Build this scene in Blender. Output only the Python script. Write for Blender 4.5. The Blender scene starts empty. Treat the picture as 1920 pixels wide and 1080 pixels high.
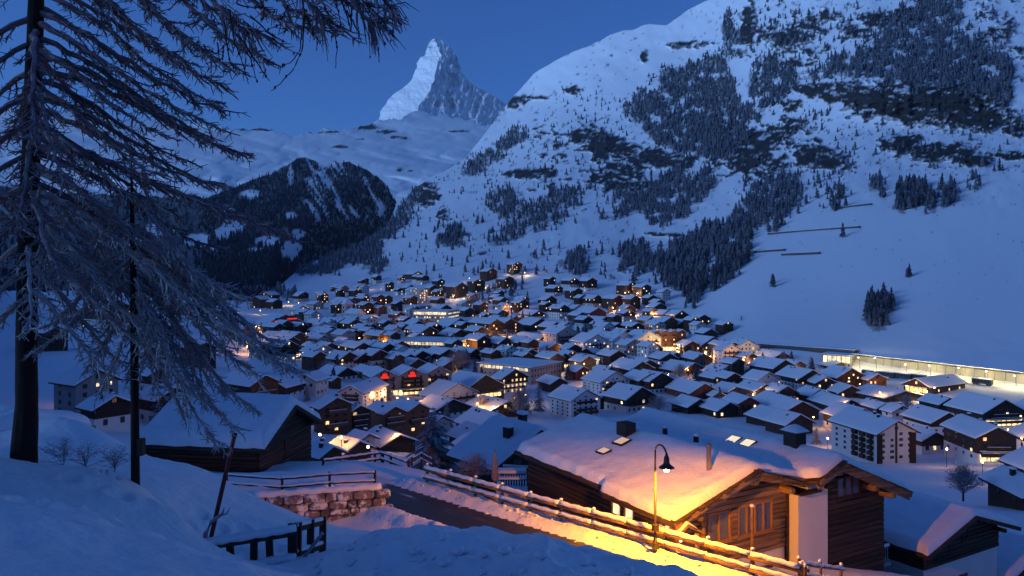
import bpy, math, random
import numpy as np
from mathutils import Vector, Matrix
R = math.radians
sc = bpy.context.scene
COL = sc.collection

# ------------------------------------------------------------------ camera
F = 1450.0            # focal length in photo pixels (photo is 1920 wide)
CX, HY = 960.0, 500.0  # centre column and the row of the true horizon
cam = bpy.data.cameras.new('camera'); camo = bpy.data.objects.new('camera', cam)
COL.objects.link(camo); sc.camera = camo
cam.sensor_width = 36.0; cam.lens = 36.0 * F / 1920.0
cam.shift_y = -(540.0 - HY) / 1920.0
cam.clip_start = 0.1; cam.clip_end = 40000
camo.location = (0, 0, 0); camo.rotation_euler = (R(90), 0, 0)

# ------------------------------------------------------------------ dawn sky and the first glow of the sun
SUN_EL, SUN_AZ = 10.0, -108.0        # degrees; azimuth clockwise from the view direction (+Y)
world = bpy.data.worlds.new('World'); sc.world = world; world.use_nodes = True
nt = world.node_tree; bg = nt.nodes['Background']
sky = nt.nodes.new('ShaderNodeTexSky'); sky.sky_type = 'NISHITA'; sky.sun_disc = False
sky.sun_elevation = R(SUN_EL); sky.sun_rotation = R(SUN_AZ)
sky.altitude = 1700; sky.air_density = 1.0; sky.dust_density = 0.2; sky.ozone_density = 3.0
tint = nt.nodes.new('ShaderNodeMix'); tint.data_type = 'RGBA'; tint.blend_type = 'MULTIPLY'
tint.inputs[0].default_value = 1.0; tint.inputs[7].default_value = (0.29, 0.51, 1.0, 1)   # the camera's cool white balance
nt.links.new(sky.outputs[0], tint.inputs[6]); nt.links.new(tint.outputs[2], bg.inputs[0])
bg.inputs[1].default_value = 0.142
sun = bpy.data.lights.new('sun', 'SUN'); suno = bpy.data.objects.new('sun', sun); COL.objects.link(suno)
sun.energy = 2.8; sun.angle = R(28.0); sun.color = (0.34, 0.58, 1.0)   # broad glow before sunrise
_sd = Vector((math.sin(R(SUN_AZ)) * math.cos(R(SUN_EL)), math.cos(R(SUN_AZ)) * math.cos(R(SUN_EL)), math.sin(R(SUN_EL))))
suno.rotation_euler = _sd.to_track_quat('Z', 'Y').to_euler(); suno.location = (-300, -100, 200)
vs = sc.view_settings; vs.view_transform = 'Standard'; vs.look = 'None'; vs.exposure = 0.0; vs.gamma = 1.0
vs.use_curve_mapping = False
sc.render.engine = 'CYCLES'
cy = sc.cycles
cy.use_denoising = True; cy.denoiser = 'OPENIMAGEDENOISE'
cy.max_bounces = 5; cy.diffuse_bounces = 3; cy.glossy_bounces = 2; cy.transmission_bounces = 3; cy.volume_bounces = 0
cy.sample_clamp_indirect = 4.0; cy.caustics_reflective = False; cy.caustics_refractive = False
cy.use_light_tree = True

# ------------------------------------------------------------------ helpers
rng = np.random.default_rng(7)
random.seed(7)

def P(x, y, d):
    """world point seen at photo position (x, y) when it stands d metres ahead of the camera"""
    return Vector(((x - CX) / F * d, d, (HY - y) / F * d))

def to_px(v):
    return CX + F * v[0] / v[1], HY - F * v[2] / v[1]

def _hash(ix, iy, seed):
    h = (ix.astype(np.int64) * 374761393 + iy.astype(np.int64) * 668265263 + seed * 974711) & 0x7fffffff
    h = ((h ^ (h >> 13)) * 1274126177) & 0x7fffffff
    return ((h ^ (h >> 16)) & 0xffff) / 65535.0

def vnoise(x, y, seed=0):
    x = np.asarray(x, float); y = np.asarray(y, float)
    ix = np.floor(x); iy = np.floor(y); fx = x - ix; fy = y - iy
    fx = fx * fx * (3 - 2 * fx); fy = fy * fy * (3 - 2 * fy)
    a = _hash(ix, iy, seed); b = _hash(ix + 1, iy, seed); c = _hash(ix, iy + 1, seed); d = _hash(ix + 1, iy + 1, seed)
    return (a * (1 - fx) + b * fx) * (1 - fy) + (c * (1 - fx) + d * fx) * fy

def fbm(x, y, octv=4, seed=0, gain=0.5):
    s = 0; a = 1; t = 0
    for o in range(octv):
        s = s + a * vnoise(x * 2 ** o + 17.3 * o, y * 2 ** o - 9.1 * o, seed + o); t += a; a *= gain
    return s / t * 2 - 1

def ridged(x, y, octv=4, seed=0):
    s = 0; a = 1; t = 0
    for o in range(octv):
        s = s + a * (1 - np.abs(vnoise(x * 2 ** o + 5.3 * o, y * 2 ** o + 3.7 * o, seed + o) * 2 - 1)); t += a; a *= 0.5
    return s / t

def sstep(a, b, x):
    t = np.clip((x - a) / (b - a), 0, 1); return t * t * (3 - 2 * t)

def in_poly(px, py, poly):
    px = np.asarray(px, float); py = np.asarray(py, float); ins = np.zeros(px.shape, bool); n = len(poly)
    for i in range(n):
        x1, y1 = poly[i]; x2, y2 = poly[(i + 1) % n]
        c = ((y1 > py) != (y2 > py)) & (px < (x2 - x1) * (py - y1) / (y2 - y1 + 1e-9) + x1)
        ins ^= c
    return ins

# ------------------------------------------------------------------ materials
MATS = {}
def mat(name, col, rough=0.7, var=0.0, scale=3.0, bump=0.0, bscale=20.0, emit=None, estr=0.0, metal=0.0, rand=0.0, stretch=None, spec=0.3, col2=None, evar=None):
    m = bpy.data.materials.new(name); m.use_nodes = True; MATS[name] = m
    t = m.node_tree; b = t.nodes['Principled BSDF']
    b.inputs['Roughness'].default_value = rough; b.inputs['Metallic'].default_value = metal
    b.inputs['Specular IOR Level'].default_value = spec
    c4 = (*col, 1); b.inputs['Base Color'].default_value = c4
    tc = None
    if var or bump:
        tc = t.nodes.new('ShaderNodeTexCoord'); mp = t.nodes.new('ShaderNodeMapping')
        t.links.new(tc.outputs['Object'], mp.inputs[0])
        if stretch: mp.inputs['Scale'].default_value = stretch
    last = None
    if var:
        n = t.nodes.new('ShaderNodeTexNoise'); n.inputs['Scale'].default_value = scale; n.inputs['Detail'].default_value = 5
        t.links.new(mp.outputs[0], n.inputs['Vector'])
        r = t.nodes.new('ShaderNodeValToRGB')
        lo = tuple(max(0, c * (1 - var)) for c in col); hi = tuple(min(1, c * (1 + var)) for c in (col2 or col))
        r.color_ramp.elements[0].position = 0.3; r.color_ramp.elements[0].color = (*lo, 1)
        r.color_ramp.elements[1].position = 0.7; r.color_ramp.elements[1].color = (*hi, 1)
        t.links.new(n.outputs['Fac'], r.inputs[0]); last = r.outputs[0]
    if rand:
        oi = t.nodes.new('ShaderNodeObjectInfo'); mr = t.nodes.new('ShaderNodeMapRange')
        mr.inputs[3].default_value = 1 - rand; mr.inputs[4].default_value = 1 + rand
        t.links.new(oi.outputs['Random'], mr.inputs[0])
        hs = t.nodes.new('ShaderNodeHueSaturation'); t.links.new(mr.outputs[0], hs.inputs['Value'])
        if last is not None: t.links.new(last, hs.inputs['Color'])
        else: hs.inputs['Color'].default_value = c4
        last = hs.outputs[0]
    if last is not None: t.links.new(last, b.inputs['Base Color'])
    if bump:
        n2 = t.nodes.new('ShaderNodeTexNoise'); n2.inputs['Scale'].default_value = bscale; n2.inputs['Detail'].default_value = 4
        t.links.new(mp.outputs[0], n2.inputs['Vector'])
        bp = t.nodes.new('ShaderNodeBump'); bp.inputs['Strength'].default_value = bump; bp.inputs['Distance'].default_value = 0.05
        t.links.new(n2.outputs['Fac'], bp.inputs['Height']); t.links.new(bp.outputs[0], b.inputs['Normal'])
    if emit:
        b.inputs['Emission Color'].default_value = (*emit, 1); b.inputs['Emission Strength'].default_value = estr
        if evar:
            tcx = t.nodes.new('ShaderNodeTexCoord'); ne = t.nodes.new('ShaderNodeTexNoise'); ne.inputs['Scale'].default_value = evar; ne.inputs['Detail'].default_value = 2
            t.links.new(tcx.outputs['Object'], ne.inputs['Vector'])
            mre = t.nodes.new('ShaderNodeMapRange'); mre.inputs[1].default_value = .32; mre.inputs[2].default_value = .68; mre.inputs[3].default_value = estr * .12; mre.inputs[4].default_value = estr * 1.5
            t.links.new(ne.outputs['Fac'], mre.inputs[0]); t.links.new(mre.outputs[0], b.inputs['Emission Strength'])
    return m

mat('snow', (0.83, 0.85, 0.88), 0.6, var=0.04, scale=1.5, bump=0.75, bscale=7, spec=0.2)
mat('roof_snow', (0.83, 0.85, 0.88), 0.6, spec=0.2)
mat('timber', (0.050, 0.030, 0.021), 0.8, var=0.4, scale=2.0, stretch=(1, 1, 6), rand=0.35)
mat('timber_warm', (0.15, 0.075, 0.042), 0.8, var=0.35, scale=2.0, stretch=(1, 1, 6), rand=0.3)
mat('timber_red', (0.16, 0.045, 0.035), 0.8, var=0.3, scale=2.0, stretch=(1, 1, 6), rand=0.2)
mat('plaster', (0.68, 0.66, 0.63), 0.85, var=0.06, scale=0.6, rand=0.1)
mat('plaster_pink', (0.55, 0.44, 0.38), 0.85, var=0.06, scale=0.6, rand=0.12)
mat('plaster_grey', (0.30, 0.29, 0.29), 0.85, var=0.08, scale=0.6, rand=0.15)
mat('roof_board', (0.035, 0.027, 0.022), 0.85)
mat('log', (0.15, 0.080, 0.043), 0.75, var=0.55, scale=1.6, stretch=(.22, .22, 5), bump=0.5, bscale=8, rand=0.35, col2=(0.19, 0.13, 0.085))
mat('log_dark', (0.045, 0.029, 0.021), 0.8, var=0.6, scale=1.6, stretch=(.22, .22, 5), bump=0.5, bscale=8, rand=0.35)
mat('frame_wood', (0.30, 0.16, 0.06), 0.6, var=0.25, scale=5, stretch=(4, 4, 1))
mat('rail_wood', (0.17, 0.10, 0.055), 0.75, var=0.35, scale=6, bump=0.4, bscale=15, rand=0.2)
mat('stone_chimney', (0.035, 0.03, 0.03), 0.9, var=0.3, scale=4)
mat('metal_dark', (0.045, 0.04, 0.04), 0.45, metal=0.6)
mat('metal_pipe', (0.28, 0.25, 0.24), 0.35, metal=0.9)
mat('glass_dark', (0.025, 0.03, 0.045), 0.08, spec=0.6)
mat('glass_sky', (0.10, 0.12, 0.17), 0.05, spec=1.0)
mat('lit_warm', (0.8, 0.6, 0.3), 0.5, emit=(1.0, 0.58, 0.22), estr=1.7, evar=.9)
mat('lit_pale', (0.8, 0.7, 0.5), 0.5, emit=(1.0, 0.78, 0.44), estr=1.8, evar=.7)
mat('lit_shop', (0.8, 0.7, 0.5), 0.5, emit=(1.0, 0.66, 0.28), estr=1.9, evar=.8)
mat('lit_band', (0.8, 0.7, 0.5), 0.5, emit=(1.0, 0.74, 0.36), estr=1.05, evar=.35)
mat('lit_orange', (0.8, 0.5, 0.2), 0.5, emit=(1.0, 0.50, 0.13), estr=2.2, evar=.8)
mat('lamp_warm', (1, 0.7, 0.3), 0.5, emit=(1.0, 0.60, 0.20), estr=60)
mat('lamp_white', (1, 0.9, 0.7), 0.5, emit=(1.0, 0.85, 0.55), estr=60)
mat('sign_red', (0.6, 0.02, 0.02), 0.5, emit=(1.0, 0.03, 0.02), estr=1.1)
mat('asphalt', (0.030, 0.028, 0.028), 0.55, var=0.5, scale=1.1, bump=0.2, bscale=30, spec=0.4)
mat('concrete', (0.38, 0.36, 0.31), 0.85, var=0.2, scale=0.12, stretch=(1, 1, 0.3))
mat('red_paint', (0.16, 0.016, 0.02), 0.5)
mat('dark_wood', (0.035, 0.025, 0.02), 0.8, var=0.3, scale=4)
mat('canvas', (0.45, 0.28, 0.22), 0.8)
mat('train_dark', (0.07, 0.07, 0.08), 0.5)
M = MATS

def attr_mat(name, snowc, rockc, rock2, bump=0.4, bscale=0.05):
    m = bpy.data.materials.new(name); m.use_nodes = True; MATS[name] = m
    t = m.node_tree; b = t.nodes['Principled BSDF']; b.inputs['Roughness'].default_value = 0.75
    b.inputs['Specular IOR Level'].default_value = 0.15
    at = t.nodes.new('ShaderNodeAttribute'); at.attribute_name = 'rock'
    tc = t.nodes.new('ShaderNodeTexCoord')
    n = t.nodes.new('ShaderNodeTexNoise'); n.inputs['Scale'].default_value = bscale; n.inputs['Detail'].default_value = 6
    t.links.new(tc.outputs['Object'], n.inputs['Vector'])
    mx = t.nodes.new('ShaderNodeMix'); mx.data_type = 'RGBA'; mx.inputs[6].default_value = (*rockc, 1); mx.inputs[7].default_value = (*rock2, 1)
    t.links.new(n.outputs['Fac'], mx.inputs[0])
    m2 = t.nodes.new('ShaderNodeMix'); m2.data_type = 'RGBA'; m2.inputs[6].default_value = (*snowc, 1)
    t.links.new(at.outputs['Fac'], m2.inputs[0]); t.links.new(mx.outputs[2], m2.inputs[7])
    t.links.new(m2.outputs[2], b.inputs['Base Color'])
    return m
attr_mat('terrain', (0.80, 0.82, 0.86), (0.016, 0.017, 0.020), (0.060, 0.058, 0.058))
attr_mat('peak', (0.84, 0.83, 0.86), (0.24, 0.23, 0.25), (0.44, 0.42, 0.43), bscale=0.02)

# frosted bark: dark wood, rime where a face looks up
def frost_mat(name, wood, frost, amt):
    m = bpy.data.materials.new(name); m.use_nodes = True; MATS[name] = m
    t = m.node_tree; b = t.nodes['Principled BSDF']; b.inputs['Roughness'].default_value = 0.85
    b.inputs['Specular IOR Level'].default_value = 0.1
    g = t.nodes.new('ShaderNodeNewGeometry'); sx = t.nodes.new('ShaderNodeSeparateXYZ'); t.links.new(g.outputs['Normal'], sx.inputs[0])
    n = t.nodes.new('ShaderNodeTexNoise'); n.inputs['Scale'].default_value = 3.0; n.inputs['Detail'].default_value = 5
    tc = t.nodes.new('ShaderNodeTexCoord'); t.links.new(tc.outputs['Object'], n.inputs['Vector'])
    ad = t.nodes.new('ShaderNodeMath'); ad.operation = 'MULTIPLY_ADD'; t.links.new(n.outputs['Fac'], ad.inputs[0]); ad.inputs[1].default_value = 1.6
    t.links.new(sx.outputs['Z'], ad.inputs[2])
    mr = t.nodes.new('ShaderNodeMapRange'); mr.inputs[1].default_value = 1.1; mr.inputs[2].default_value = 1.9; mr.inputs[3].default_value = 0; mr.inputs[4].default_value = amt
    t.links.new(ad.outputs[0], mr.inputs[0])
    mx = t.nodes.new('ShaderNodeMix'); mx.data_type = 'RGBA'; mx.inputs[6].default_value = (*wood, 1); mx.inputs[7].default_value = (*frost, 1)
    t.links.new(mr.outputs[0], mx.inputs[0]); t.links.new(mx.outputs[2], b.inputs['Base Color'])
    return m
frost_mat('bark', (0.028, 0.020, 0.018), (0.40, 0.40, 0.42), 0.30)
frost_mat('twig', (0.17, 0.12, 0.13), (0.54, 0.49, 0.52), 0.65)
frost_mat('twig_frosted', (0.28, 0.245, 0.255), (0.70, 0.68, 0.71), 0.85)
frost_mat('needles', (0.018, 0.024, 0.024), (0.66, 0.68, 0.72), 0.75)
frost_mat('far_tree', (0.060, 0.068, 0.085), (0.36, 0.39, 0.45), 0.62)
frost_mat('hill_tree', (0.018, 0.022, 0.031), (0.10, 0.11, 0.14), 0.5)

# ------------------------------------------------------------------ mesh building
class MB:
    def __init__(s): s.v = []; s.f = []; s.m = []; s.mi = 0
    def quad(s, *p):
        n = len(s.v); s.v += [tuple(q) for q in p]; s.f.append(tuple(range(n, n + len(p)))); s.m.append(s.mi)
    def box(s, x0, x1, y0, y1, z0, z1):
        n = len(s.v)
        s.v += [(x0, y0, z0), (x1, y0, z0), (x1, y1, z0), (x0, y1, z0), (x0, y0, z1), (x1, y0, z1), (x1, y1, z1), (x0, y1, z1)]
        s.f += [(n, n + 3, n + 2, n + 1), (n + 4, n + 5, n + 6, n + 7), (n, n + 1, n + 5, n + 4), (n + 1, n + 2, n + 6, n + 5), (n + 2, n + 3, n + 7, n + 6), (n + 3, n, n + 4, n + 7)]
        s.m += [s.mi] * 6
    def obox(s, a, b, w, h, up=Vector((0, 0, 1))):
        """bar from a to b, w wide, h high"""
        a = Vector(a); b = Vector(b); d = (b - a).normalized(); r = d.cross(up).normalized(); u = r.cross(d)
        n = len(s.v)
        for q in (a, b):
            for i, j in ((-1, -1), (1, -1), (1, 1), (-1, 1)): s.v.append(tuple(q + r * (i * w / 2) + u * (j * h / 2)))
        s.f += [(n, n + 1, n + 2, n + 3), (n + 7, n + 6, n + 5, n + 4), (n, n + 4, n + 5, n + 1), (n + 1, n + 5, n + 6, n + 2), (n + 2, n + 6, n + 7, n + 3), (n + 3, n + 7, n + 4, n)]
        s.m += [s.mi] * 6
    def tube(s, pts, rad, sides=6, cap=True):
        pts = [Vector(p) for p in pts]; k = len(pts); n0 = len(s.v)
        for i, p in enumerate(pts):
            d = (pts[min(i + 1, k - 1)] - pts[max(i - 1, 0)]).normalized()
            a = Vector((0, 0, 1)) if abs(d.z) < 0.9 else Vector((1, 0, 0))
            u = d.cross(a).normalized(); w = u.cross(d); r = rad[i] if hasattr(rad, '__len__') else rad
            for j in range(sides):
                t = 2 * math.pi * j / sides
                s.v.append(tuple(p + u * (r * math.cos(t)) + w * (r * math.sin(t))))
        for i in range(k - 1):
            for j in range(sides):
                a = n0 + i * sides + j; b = n0 + i * sides + (j + 1) % sides
                s.f.append((a, b, b + sides, a + sides)); s.m.append(s.mi)
        if cap:
            s.f.append(tuple(n0 + j for j in reversed(range(sides)))); s.f.append(tuple(n0 + (k - 1) * sides + j for j in range(sides))); s.m += [s.mi] * 2
    def lathe(s, prof, c=(0, 0, 0), sides=12):
        n0 = len(s.v)
        for r, z in prof:
            for j in range(sides):
                t = 2 * math.pi * j / sides; s.v.append((c[0] + r * math.cos(t), c[1] + r * math.sin(t), c[2] + z))
        for i in range(len(prof) - 1):
            for j in range(sides):
                a = n0 + i * sides + j; b = n0 + i * sides + (j + 1) % sides
                s.f.append((a, b, b + sides, a + sides)); s.m.append(s.mi)
    def prism(s, poly, x0, x1):
        """polygon of (y, z) pushed along x"""
        n = len(s.v); k = len(poly)
        s.v += [(x0, y, z) for y, z in poly] + [(x1, y, z) for y, z in poly]
        s.f.append(tuple(reversed(range(n, n + k)))); s.f.append(tuple(range(n + k, n + 2 * k)))
        for i in range(k):
            j = (i + 1) % k; s.f.append((n + i, n + j, n + k + j, n + k + i))
        s.m += [s.mi] * (k + 2)
    def build(s, name, mats, parent=None, smooth=False, loc=None, rz=0.0):
        me = bpy.data.meshes.new(name); me.from_pydata(s.v, [], s.f)
        if not isinstance(mats, (list, tuple)): mats = [mats]
        for mm in mats: me.materials.append(M[mm] if isinstance(mm, str) else mm)
        if len(mats) > 1: me.polygons.foreach_set('material_index', s.m)
        if smooth: me.polygons.foreach_set('use_smooth', [True] * len(s.f))
        me.update()
        return link(name, me, parent, loc, rz)

def link(name, me, parent=None, loc=None, rz=0.0):
    o = bpy.data.objects.new(name, me); COL.objects.link(o)
    if parent: o.parent = parent
    if loc is not None: o.location = loc
    if rz: o.rotation_euler = (0, 0, rz)
    return o

def tag(o, label=None, cat=None, group=None, kind=None):
    if label: o['label'] = label
    if cat: o['category'] = cat
    if group: o['group'] = group
    if kind: o['kind'] = kind
    return o

def thing(name, label, cat, loc=(0, 0, 0), rz=0.0, group=None):
    o = bpy.data.objects.new(name, None); COL.objects.link(o); o.location = loc; o.rotation_euler = (0, 0, rz)
    o.empty_display_size = 0.5
    return tag(o, label, cat, group)

def grid_obj(name, V, mats, rock=None, smooth=True, parent=None):
    """V: (ni, nj, 3) array of points"""
    ni, nj = V.shape[:2]
    me = bpy.data.meshes.new(name)
    idx = np.arange(ni * nj).reshape(ni, nj)
    f = np.stack([idx[:-1, :-1], idx[1:, :-1], idx[1:, 1:], idx[:-1, 1:]], -1).reshape(-1, 4)
    me.vertices.add(ni * nj); me.vertices.foreach_set('co', V.reshape(-1).astype(np.float32))
    me.loops.add(f.size); me.loops.foreach_set('vertex_index', f.reshape(-1).astype(np.int32))
    me.polygons.add(len(f)); me.polygons.foreach_set('loop_start', np.arange(0, f.size, 4, dtype=np.int32))
    me.polygons.foreach_set('use_smooth', np.ones(len(f), bool) if smooth else np.zeros(len(f), bool))
    me.update(calc_edges=True); me.validate()
    if rock is not None:
        a = me.attributes.new('rock', 'FLOAT', 'POINT'); a.data.foreach_set('value', rock.reshape(-1).astype(np.float32))
    me.materials.append(M[mats] if isinstance(mats, str) else mats)
    return link(name, me, parent)
# ================================================================== TERRAIN
# The valley and the mountainside above it. Each entry: photo column -> (photo row, metres ahead), from near to far.
FL = [(1040, 58), (1007, 80), (978, 100), (946, 130), (917, 160), (884, 200), (854, 245), (829, 290), (765, 390), (709, 500)]
COLS = {
 -500: [(1040, 45), (900, 110), (800, 170), (700, 260), (640, 400), (600, 600), (560, 950), (545, 1150), (500, 1400)],
 200: [(1040, 50), (900, 115), (830, 160), (760, 220), (700, 300), (650, 430), (600, 680), (560, 1050), (545, 1250), (500, 1500)],
 450: [(1040, 55), (946, 100), (884, 140), (830, 190), (765, 280), (709, 380), (649, 560), (597, 820), (559, 1150), (545, 1350), (500, 1700)],
 600: [(1040, 57), (946, 105), (884, 145), (830, 200), (765, 300), (709, 410), (649, 600), (597, 850), (559, 1120), (540, 1350), (515, 1700), (488, 2100), (440, 2500)],
 740: [(1040, 58), (946, 115), (884, 165), (830, 230), (765, 330), (709, 450), (649, 630), (597, 860), (559, 1080), (530, 1300), (480, 1650), (430, 2100), (385, 2700), (300, 3200)],
 870: [(1040, 58), (946, 125), (884, 185), (829, 265), (765, 370), (709, 480), (649, 645), (597, 860), (559, 1020), (520, 1180), (470, 1450), (400, 1900), (340, 2500), (300, 3100), (200, 3700)],
 950: FL + [(649, 640), (597, 850), (555, 1000), (515, 1130), (480, 1300), (400, 1750), (300, 2500), (195, 3500), (100, 4200)],
 1060: FL + [(649, 640), (597, 820), (555, 950), (520, 1050), (480, 1200), (400, 1550), (300, 2100), (200, 2700), (105, 3200), (0, 3700)],
 1220: FL + [(649, 640), (610, 750), (570, 850), (530, 950), (480, 1100), (400, 1400), (300, 1900), (200, 2300), (100, 2700), (45, 2950), (-60, 3400)],
 1330: FL + [(660, 615), (620, 700), (570, 790), (500, 930), (420, 1150), (350, 1400), (280, 1750), (200, 2100), (100, 2450), (0, 2750), (-100, 3100)],
 1400: FL + [(662, 585), (640, 600), (560, 730), (480, 900), (400, 1100), (320, 1380), (250, 1650), (150, 2000), (0, 2500), (-60, 2700), (-160, 3000)],
 1600: FL + [(690, 534), (657, 541), (600, 610), (500, 740), (400, 920), (300, 1170), (245, 1320), (160, 1400), (80, 1600), (0, 1850), (-200, 2400), (-350, 2800)],
 1750: FL[:-1] + [(709, 488), (680, 496), (600, 570), (500, 690), (400, 850), (300, 1080), (245, 1210), (160, 1290), (80, 1500), (0, 1700), (-250, 2250), (-400, 2600)],
 1920: FL[:-2] + [(829, 285), (765, 385), (728, 446), (702, 453), (650, 505), (550, 600), (450, 720), (350, 880), (300, 980), (240, 1110), (170, 1180), (0, 1550), (-280, 2050), (-450, 2400)],
 2500: [(1040, 60), (946, 130), (884, 200), (829, 275), (765, 350), (745, 380), (720, 388), (600, 480), (400, 680), (200, 950), (0, 1250), (-300, 1800), (-500, 2200)],
}
SKYLINE = [(-500, 545), (440, 545), (500, 546), (520, 540), (560, 505), (620, 478), (680, 455), (725, 425), (745, 382), (780, 350), (830, 322), (870, 300), (900, 262),
           (930, 222), (950, 195), (1000, 140), (1030, 122), (1060, 103), (1110, 82), (1160, 60), (1200, 50), (1220, 45), (1250, 46), (1290, 20), (1330, 0), (1400, -60), (1600, -200), (1920, -280), (2500, -330)]
cxs = sorted(COLS)
_tx = np.arange(-560, 2561, 10.0); _ty = np.arange(-560, 1121, 2.0)
_L = np.array([np.interp(_ty, [q[0] for q in sorted(COLS[c])], np.log([q[1] for q in sorted(COLS[c])])) for c in cxs])
_T = np.array([np.interp(_tx, cxs, _L[:, j]) for j in range(len(_ty))]).T          # (px, row) -> log metres
def _blur(a, sig, axis):
    k = np.arange(-int(3 * sig), int(3 * sig) + 1); w = np.exp(-k * k / (2 * sig * sig)); w /= w.sum()
    p = [(0, 0), (0, 0)]; p[axis] = (len(k) // 2, len(k) // 2); ap = np.pad(a, p, mode='edge')
    return np.apply_along_axis(lambda v: np.convolve(v, w, 'valid'), axis, ap)
_T = _blur(_blur(_T, 5.0, 0), 5.0, 1)
def col_depth(px, y):
    """metres ahead of the ground seen at photo positions (arrays)"""
    i = np.clip((np.asarray(px, float) - _tx[0]) / 10.0, 0, len(_tx) - 1.001); j = np.clip((np.asarray(y, float) - _ty[0]) / 2.0, 0, len(_ty) - 1.001)
    i0 = i.astype(int); j0 = j.astype(int); a = i - i0; b = j - j0
    return np.exp((_T[i0, j0] * (1 - a) + _T[i0 + 1, j0] * a) * (1 - b) + (_T[i0, j0 + 1] * (1 - a) + _T[i0 + 1, j0 + 1] * a) * b)

GX = np.concatenate([np.arange(-500, 380, 20), np.arange(380, 2010, 2.2), np.arange(2010, 2501, 35)]).astype(float)
NR = 510
ysk = np.interp(GX, [q[0] for q in SKYLINE], [q[1] for q in SKYLINE]) + np.where(GX > 560, 4.0 * fbm(GX / 22, GX * 0, 4, 3), 0)
rr = np.linspace(0, 1, NR)
PXg = np.repeat(GX[:, None], NR, 1)
PYg = 1040 + (ysk[:, None] - 1040) * rr[None, :]
Dg = col_depth(PXg, PYg)
Xg = (PXg - CX) / F * Dg; Zg = (HY - PYg) / F * Dg

ROCK = [  # photo position, half sizes, strength of bare rock
 (1585, 172, 50, 20, 1.0), (1640, 185, 60, 30, 1.2), (1710, 195, 70, 36, 1.3), (1790, 198, 62, 36, 1.3), (1850, 218, 40, 22, 1.2), (1905, 235, 25, 18, .9), (1530, 168, 40, 14, .9),
 (1690, 272, 38, 20, 1.2), (1755, 286, 60, 16, 1.2), (1825, 300, 42, 13, 1.1), (1895, 292, 30, 9, 1.0), (1520, 290, 40, 25, 1.1), (1555, 303, 34, 14, 1.1), (1590, 315, 25, 8, .8),
 (1400, 300, 60, 30, 1.0), (1430, 262, 60, 25, .95), (1345, 238, 32, 26, 1.1), (1385, 312, 40, 14, .9), (1480, 240, 40, 22, .8), (1480, 198, 30, 15, .8), (1440, 320, 60, 20, .6),
 (1125, 268, 42, 36, 1.0), (1095, 255, 30, 26, .8), (1165, 285, 40, 20, .9), (1215, 298, 50, 20, 1.1), (1258, 302, 40, 16, 1.1), (1150, 325, 60, 26, .85), (1170, 346, 60, 13, .9),
 (985, 325, 36, 10, 1.1), (1030, 280, 34, 30, .6), (1020, 325, 30, 10, .7), (970, 188, 24, 8, 1.2), (1008, 183, 20, 4, 1.0), (960, 195, 10, 8, 1.0),
 (1290, 82, 44, 9, .95), (1205, 105, 9, 9, 1.1), (1075, 170, 24, 10, .7), (1402, 38, 13, 34, 1.2), (1470, 72, 45, 15, 1.15), (1440, 62, 30, 16, .8), (1400, 65, 14, 20, 1.0),
 (1642, 35, 30, 13, 1.0), (1600, 60, 30, 18, .7), (1690, 25, 30, 14, .7), (1530, 40, 60, 30, .55), (1870, 60, 70, 50, .45), (1480, 110, 70, 40, .5), (1430, 100, 30, 30, .5), (1895, 120, 30, 60, .5),
 (800, 372, 26, 26, .85), (772, 338, 26, 16, .8), (830, 410, 20, 20, .6), (870, 440, 30, 4, .8), (905, 475, 20, 4, .8), (1170, 505, 16, 16, .8), (1145, 520, 10, 9, 1.0), (1245, 440, 45, 3, 1.0), (1215, 438, 30, 3, .9), (1270, 442, 30, 3, .9),
 (1010, 250, 60, 20, .4), (1000, 340, 120, 30, .35), (780, 470, 60, 40, .35), (740, 500, 60, 30, .35), (1390, 597, 14, 10, 1.0), (740, 505, 30, 25, .5),
]
rk = np.zeros_like(Dg)
for (x, y, a, b, s) in ROCK:
    d = ((PXg - x) / a) ** 2 + ((PYg - y) / b) ** 2
    rk = np.maximum(rk, s * np.exp(-d * 0.75))
hi = sstep(650, 420, PYg) * sstep(430, 620, PXg)
# avalanche slope on the right stays smooth
smooth_zone = sstep(330, 420, PYg) * sstep(1330, 1480, PXg - (PYg - 400) * -0.9)
base_r = 0.26 * hi * (1 - smooth_zone) * sstep(520, 300, PYg)
wx, wz = Xg / 1000, Zg / 1000
wx_ = PXg + 14 * fbm(PXg / 38, PYg / 30, 3, 5); wy_ = PYg + 9 * fbm(PXg / 34, PYg / 26, 3, 6)
nz = ridged(wx_ / 34, wy_ / 13 + 0.010 * PXg, 4, 11) - 0.5                 # broken, roughly level strata
nz2 = fbm(wx_ / 15, wy_ / 8, 4, 21) + 0.6 * fbm(PXg / 6.0, PYg / 4.0, 3, 22)
clean = sstep(1420, 1300, PXg) * sstep(235, 150, PYg)                     # the wind-packed shoulder under the skyline
rmask = sstep(0.55, 0.605, rk * 0.70 + base_r * 0.55 * (1 - .6 * clean) + nz * 0.55 + nz2 * 0.26) * hi
core = sstep(0.80, 1.02, rk + 0.28 * fbm(wx_ / 18, wy_ / 8, 3, 23)) * hi          # the sheer cliffs: bare rock nearly throughout
speck = sstep(0.60, 0.66, fbm(PXg / 7, PYg / 4.5, 3, 44) + base_r * .7 - .10 * clean) * hi * (1 - smooth_zone * .9) * sstep(540, 470, PYg)
speck = np.maximum(speck, sstep(0.735, 0.77, fbm(PXg / 6, PYg / 3.2, 2, 46)) * smooth_zone * hi * .8)
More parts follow.
